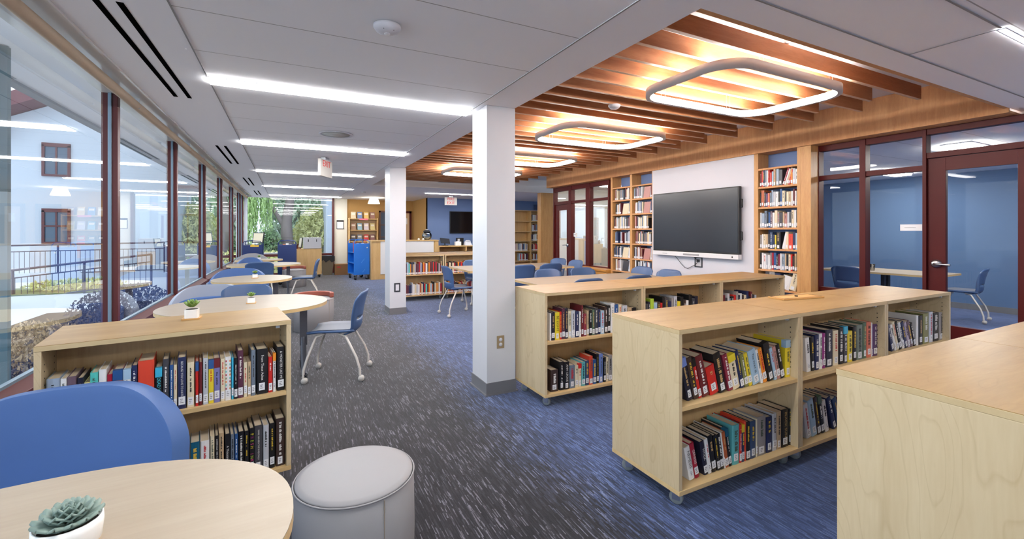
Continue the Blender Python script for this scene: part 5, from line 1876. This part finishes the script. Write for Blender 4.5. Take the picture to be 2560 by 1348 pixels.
def bwin(x, z, w, h):
    f = MB()
    t = 0.10
    f.box(-w / 2, -0.10, 0, w / 2, 0.0, t).box(-w / 2, -0.10, h - t * 1.8, w / 2, 0.0, h).box(-w / 2, -0.10, t, -w / 2 + t, 0.0, h - t).box(w / 2 - t, -0.10, t, w / 2, 0.0, h - t).box(-w / 2, -0.09, h * .48, w / 2, 0, h * .48 + .08).box(-0.03, -0.08, t, 0.03, 0, h - t)
    o = f.build('window', WFR, b); o.location = (x, 0, z)
    MB().box(-w / 2 + t, -0.03, t, w / 2 - t, -0.01, h - t).build('pane', DGL, o)
bwin(3.75, 4.50, 1.05, 1.65); bwin(3.75, 1.15, 1.05, 1.75); bwin(-1.2, 4.5, 1.05, 1.65); bwin(9.1, 1.1, 1.3, 3.2)
# second white wall seen through the end window
b = thing('white_annex', 'white exterior wall with an arched grille at the right of the end window', 'building', (1.75, 19.0, -0.3))
MB().box(0.0, 0, 0, 0.3, 9, 4.2).build('wall', STUC, b)
MB().box(-0.25, 1.2, 0.0, -0.001, 1.6, 3.6).build('pilaster', STUC, b)
MB().box(-0.03, 2.2, 0.3, -0.001, 3.1, 2.4).build('door', mat('lavender_door', rgb(150, 150, 180), 0.5), b)
# ramp railings
def railing(x0, y0, x1, y1, z0, z1, h, label):
    t = thing('ramp_railing', label, 'railing', (x0, y0, 0))
    D = Vector((x1 - x0, y1 - y0, 0)); L = D.length
    def P(s, z): return (D.x * s, D.y * s, z0 + (z1 - z0) * s + z)
    MB().tube([P(0, h), P(1, h)], 0.03, 8).build('top_rail', RAIL, t)
    MB().tube([P(0, h - 0.22), P(1, h - 0.22)], 0.02, 6).build('mid_rail', RAIL, t)
    MB().tube([P(0, 0.12), P(1, 0.12)], 0.02, 6).build('bottom_rail', RAIL, t)
    n = max(2, int(L / 1.5))
    for k in range(n + 1):
        MB().tube([P(k / n, 0), P(k / n, h)], 0.03, 6).build('post', RAIL, t)
    m = int(L / 0.14)
    bb = MB()
    for k in range(m):
        bb.tube([P(k / m, 0.12), P(k / m, h - 0.22)], 0.008, 4)
    bb.build('baluster', RAIL, t)['kind'] = 'stuff'
railing(-10.5, 22.0, -4.2, 21.2, -0.2, -0.1, 1.15, 'dark metal ramp railing in front of the white building, farther and higher')
railing(-8.4, 17.6, -3.6, 16.6, -0.75, -0.15, 0.95, 'dark metal ramp railing crossing lower and nearer the windows')
sbx('ramp_wall', STUC, (-10.5, 21.5, -0.3, -4.0, 22.3, 0.0))
# added banded panel outside the first pane, painting in a reflection of the interior
def banded():
    m = bpy.data.materials.new('painted_reflection_bands')
    m.use_nodes = True
    N, L = m.node_tree.nodes, m.node_tree.links
    g = N.new('ShaderNodeNewGeometry'); sx = N.new('ShaderNodeSeparateXYZ'); L.new(g.outputs['Position'], sx.inputs[0])
    mr_ = N.new('ShaderNodeMapRange'); mr_.inputs['From Min'].default_value = -0.3; mr_.inputs['From Max'].default_value = 2.9
    L.new(sx.outputs['Z'], mr_.inputs['Value'])
    r = N.new('ShaderNodeValToRGB'); r.color_ramp.interpolation = 'CONSTANT'
    e = r.color_ramp.elements
    cols = ((0.0, (84, 110, 120)), (0.34, (180, 174, 150)), (0.40, (90, 118, 126)), (0.445, (140, 140, 122)), (0.46, (142, 154, 158)), (0.60, (150, 162, 166)), (0.655, (96, 112, 116)))
    e[0].position, e[0].color = 0.0, rgb(*cols[0][1])
    e[1].position, e[1].color = cols[-1][0], rgb(*cols[-1][1])
    for p_, c_ in cols[1:-1]:
        q = e.new(p_); q.color = rgb(*c_)
    L.new(mr_.outputs[0], r.inputs['Fac'])
    L.new(r.outputs['Color'], N['Principled BSDF'].inputs['Base Color'])
    N['Principled BSDF'].inputs['Roughness'].default_value = 0.8
    return m
sbx('reflection_panel', banded(), (-2.7, 4.80, -0.3, -1.92, 4.85, 2.92))
# planting
def leafcloud(n, rx, ry, rz, s, rnd, droop=False, z0=0.0):
    v, f = [], []
    for _ in range(n):
        while True:
            p = Vector((rnd.uniform(-1, 1), rnd.uniform(-1, 1), rnd.uniform(-1, 1)))
            if 0.25 < p.length < 1: break
        p = Vector((p.x * rx, p.y * ry, p.z * rz + z0))
        a = Euler((rnd.uniform(0, 6), rnd.uniform(0, 6), rnd.uniform(0, 6))).to_matrix()
        e = s * rnd.uniform(.6, 1.3)
        o = len(v)
        for q in ((-e, 0, 0), (0, -e * .45, e * .12), (e, 0, 0), (0, e * .45, e * .12)):
            v.append(tuple(p + a @ Vector(q)))
        f += [(o, o + 1, o + 2), (o, o + 2, o + 3)]
    return v, f
def shrub(x, y, rx, ry, rz, m, label, n=900, s=0.06, z=-0.28, seed=1):
    rnd = random.Random(seed)
    t = thing('shrub', label, 'shrub', (x, y, z))
    v, f = leafcloud(n, rx, ry, rz, s, rnd, z0=rz * 0.85)
    MB().add(v, f).build('foliage', m, t)
    st = MB()
    for k in range(7):
        a = rnd.uniform(0, 6.28)
        st.tube([(0.1 * rx * math.cos(a), 0.1 * ry * math.sin(a), 0), (0.4 * rx * math.cos(a), 0.4 * ry * math.sin(a), rz * .7), (0.7 * rx * math.cos(a), 0.7 * ry * math.sin(a), rz * 1.4)], 0.012, 5)
    st.build('stems', BARK, t)
    return t
shrub(-2.75, 6.9, 0.6, 1.2, 0.40, LEAFB, 'dry tan shrub outside the first window pane', 3200, 0.03, seed=2)
shrub(-2.3, 5.4, 0.5, 0.9, 0.32, LEAFP, 'plum-leaved shrub low against the first window pane', 2600, 0.028, seed=3)
shrub(-2.7, 10.6, 0.7, 1.3, 0.42, LEAFP, 'plum-leaved shrub farther along the windows', 3200, 0.035, seed=4)
shrub(-6.9, 14.4, 1.0, 0.9, 0.65, LEAFD, 'grey-green shrub beside the path near the ramp railing', 900, 0.08, seed=5)
shrub(-5.7, 17.9, 1.2, 0.5, 0.18, LEAFY, 'low yellow-green planting along the path', 700, 0.07, seed=6)
shrub(1.75, 27.0, 1.5, 1.4, 1.7, LEAFY, 'big yellow-green bush behind the trunk in the end window', 5200, 0.12, seed=7)
shrub(-0.75, 24.8, 0.55, 0.7, 1.0, LEAFD, 'dark green bush left of the trunk in the end window', 2200, 0.09, seed=8)
shrub(-0.55, 19.4, 0.8, 0.5, 0.55, LEAFY, 'low pale plant just outside the end window', 700, 0.08, seed=9)
# willow
t = thing('willow_tree', 'weeping willow with hanging pale green strands in the end window', 'tree', (-1.95, 25.5, -0.3))
MB().tube([(0, 0, 0), (0.1, 0, 1.5), (-0.1, 0.1, 3.2), (0.1, 0, 5)], 0.22, 10, r1=0.1).build('trunk', BARK, t)
rnd = random.Random(21)
v, f = [], []
for k in range(330):
    a, r0 = rnd.uniform(0, 6.28), rnd.uniform(0.2, 1.45)
    x, y = r0 * math.cos(a), 0.8 * r0 * math.sin(a)
    top = 6.2 - 0.5 * r0 + rnd.uniform(-.6, .4)
    bot = max(0.9, 1.0 + rnd.uniform(0, 2.3) - (0.2 if x < 0.8 else 0))
    z = top
    while z > bot:
        e = rnd.uniform(.05, .085)
        a2 = rnd.uniform(0, 3.14)
        dx, dy = e * math.cos(a2), e * math.sin(a2)
        px_, py_ = x + rnd.uniform(-.05, .05), y + rnd.uniform(-.05, .05)
        o = len(v)
        v += [(px_ - dx * .35, py_ - dy * .35, z), (px_ + dx * .35, py_ + dy * .35, z), (px_ + dx * .2, py_ + dy * .2, z - e * 2.4)]
        f.append((o, o + 1, o + 2))
        z -= 0.075
MB().add(v, f).build('foliage', LEAFW, t)
t = thing('tree', 'thick grey tree trunk with dark crown in the middle of the end window', 'tree', (-0.02, 25.6, -0.3))
tr = MB()
tr.tube([(0, 0, 0), (0.02, 0, 1.2), (-0.02, 0, 2.2), (0.15, 0, 3.4), (0.1, 0, 6.5)], 0.34, 12, r1=0.16)
tr.tube([(-0.02, 0, 1.9), (-0.5, 0, 2.7), (-1.0, 0.1, 3.9)], 0.14, 8, r1=0.06)
tr.build('trunk', BARK, t)
v, f = leafcloud(3600, 2.2, 1.8, 1.7, 0.14, random.Random(31), z0=5.9)
MB().add(v, f).build('foliage', LEAFD, t)
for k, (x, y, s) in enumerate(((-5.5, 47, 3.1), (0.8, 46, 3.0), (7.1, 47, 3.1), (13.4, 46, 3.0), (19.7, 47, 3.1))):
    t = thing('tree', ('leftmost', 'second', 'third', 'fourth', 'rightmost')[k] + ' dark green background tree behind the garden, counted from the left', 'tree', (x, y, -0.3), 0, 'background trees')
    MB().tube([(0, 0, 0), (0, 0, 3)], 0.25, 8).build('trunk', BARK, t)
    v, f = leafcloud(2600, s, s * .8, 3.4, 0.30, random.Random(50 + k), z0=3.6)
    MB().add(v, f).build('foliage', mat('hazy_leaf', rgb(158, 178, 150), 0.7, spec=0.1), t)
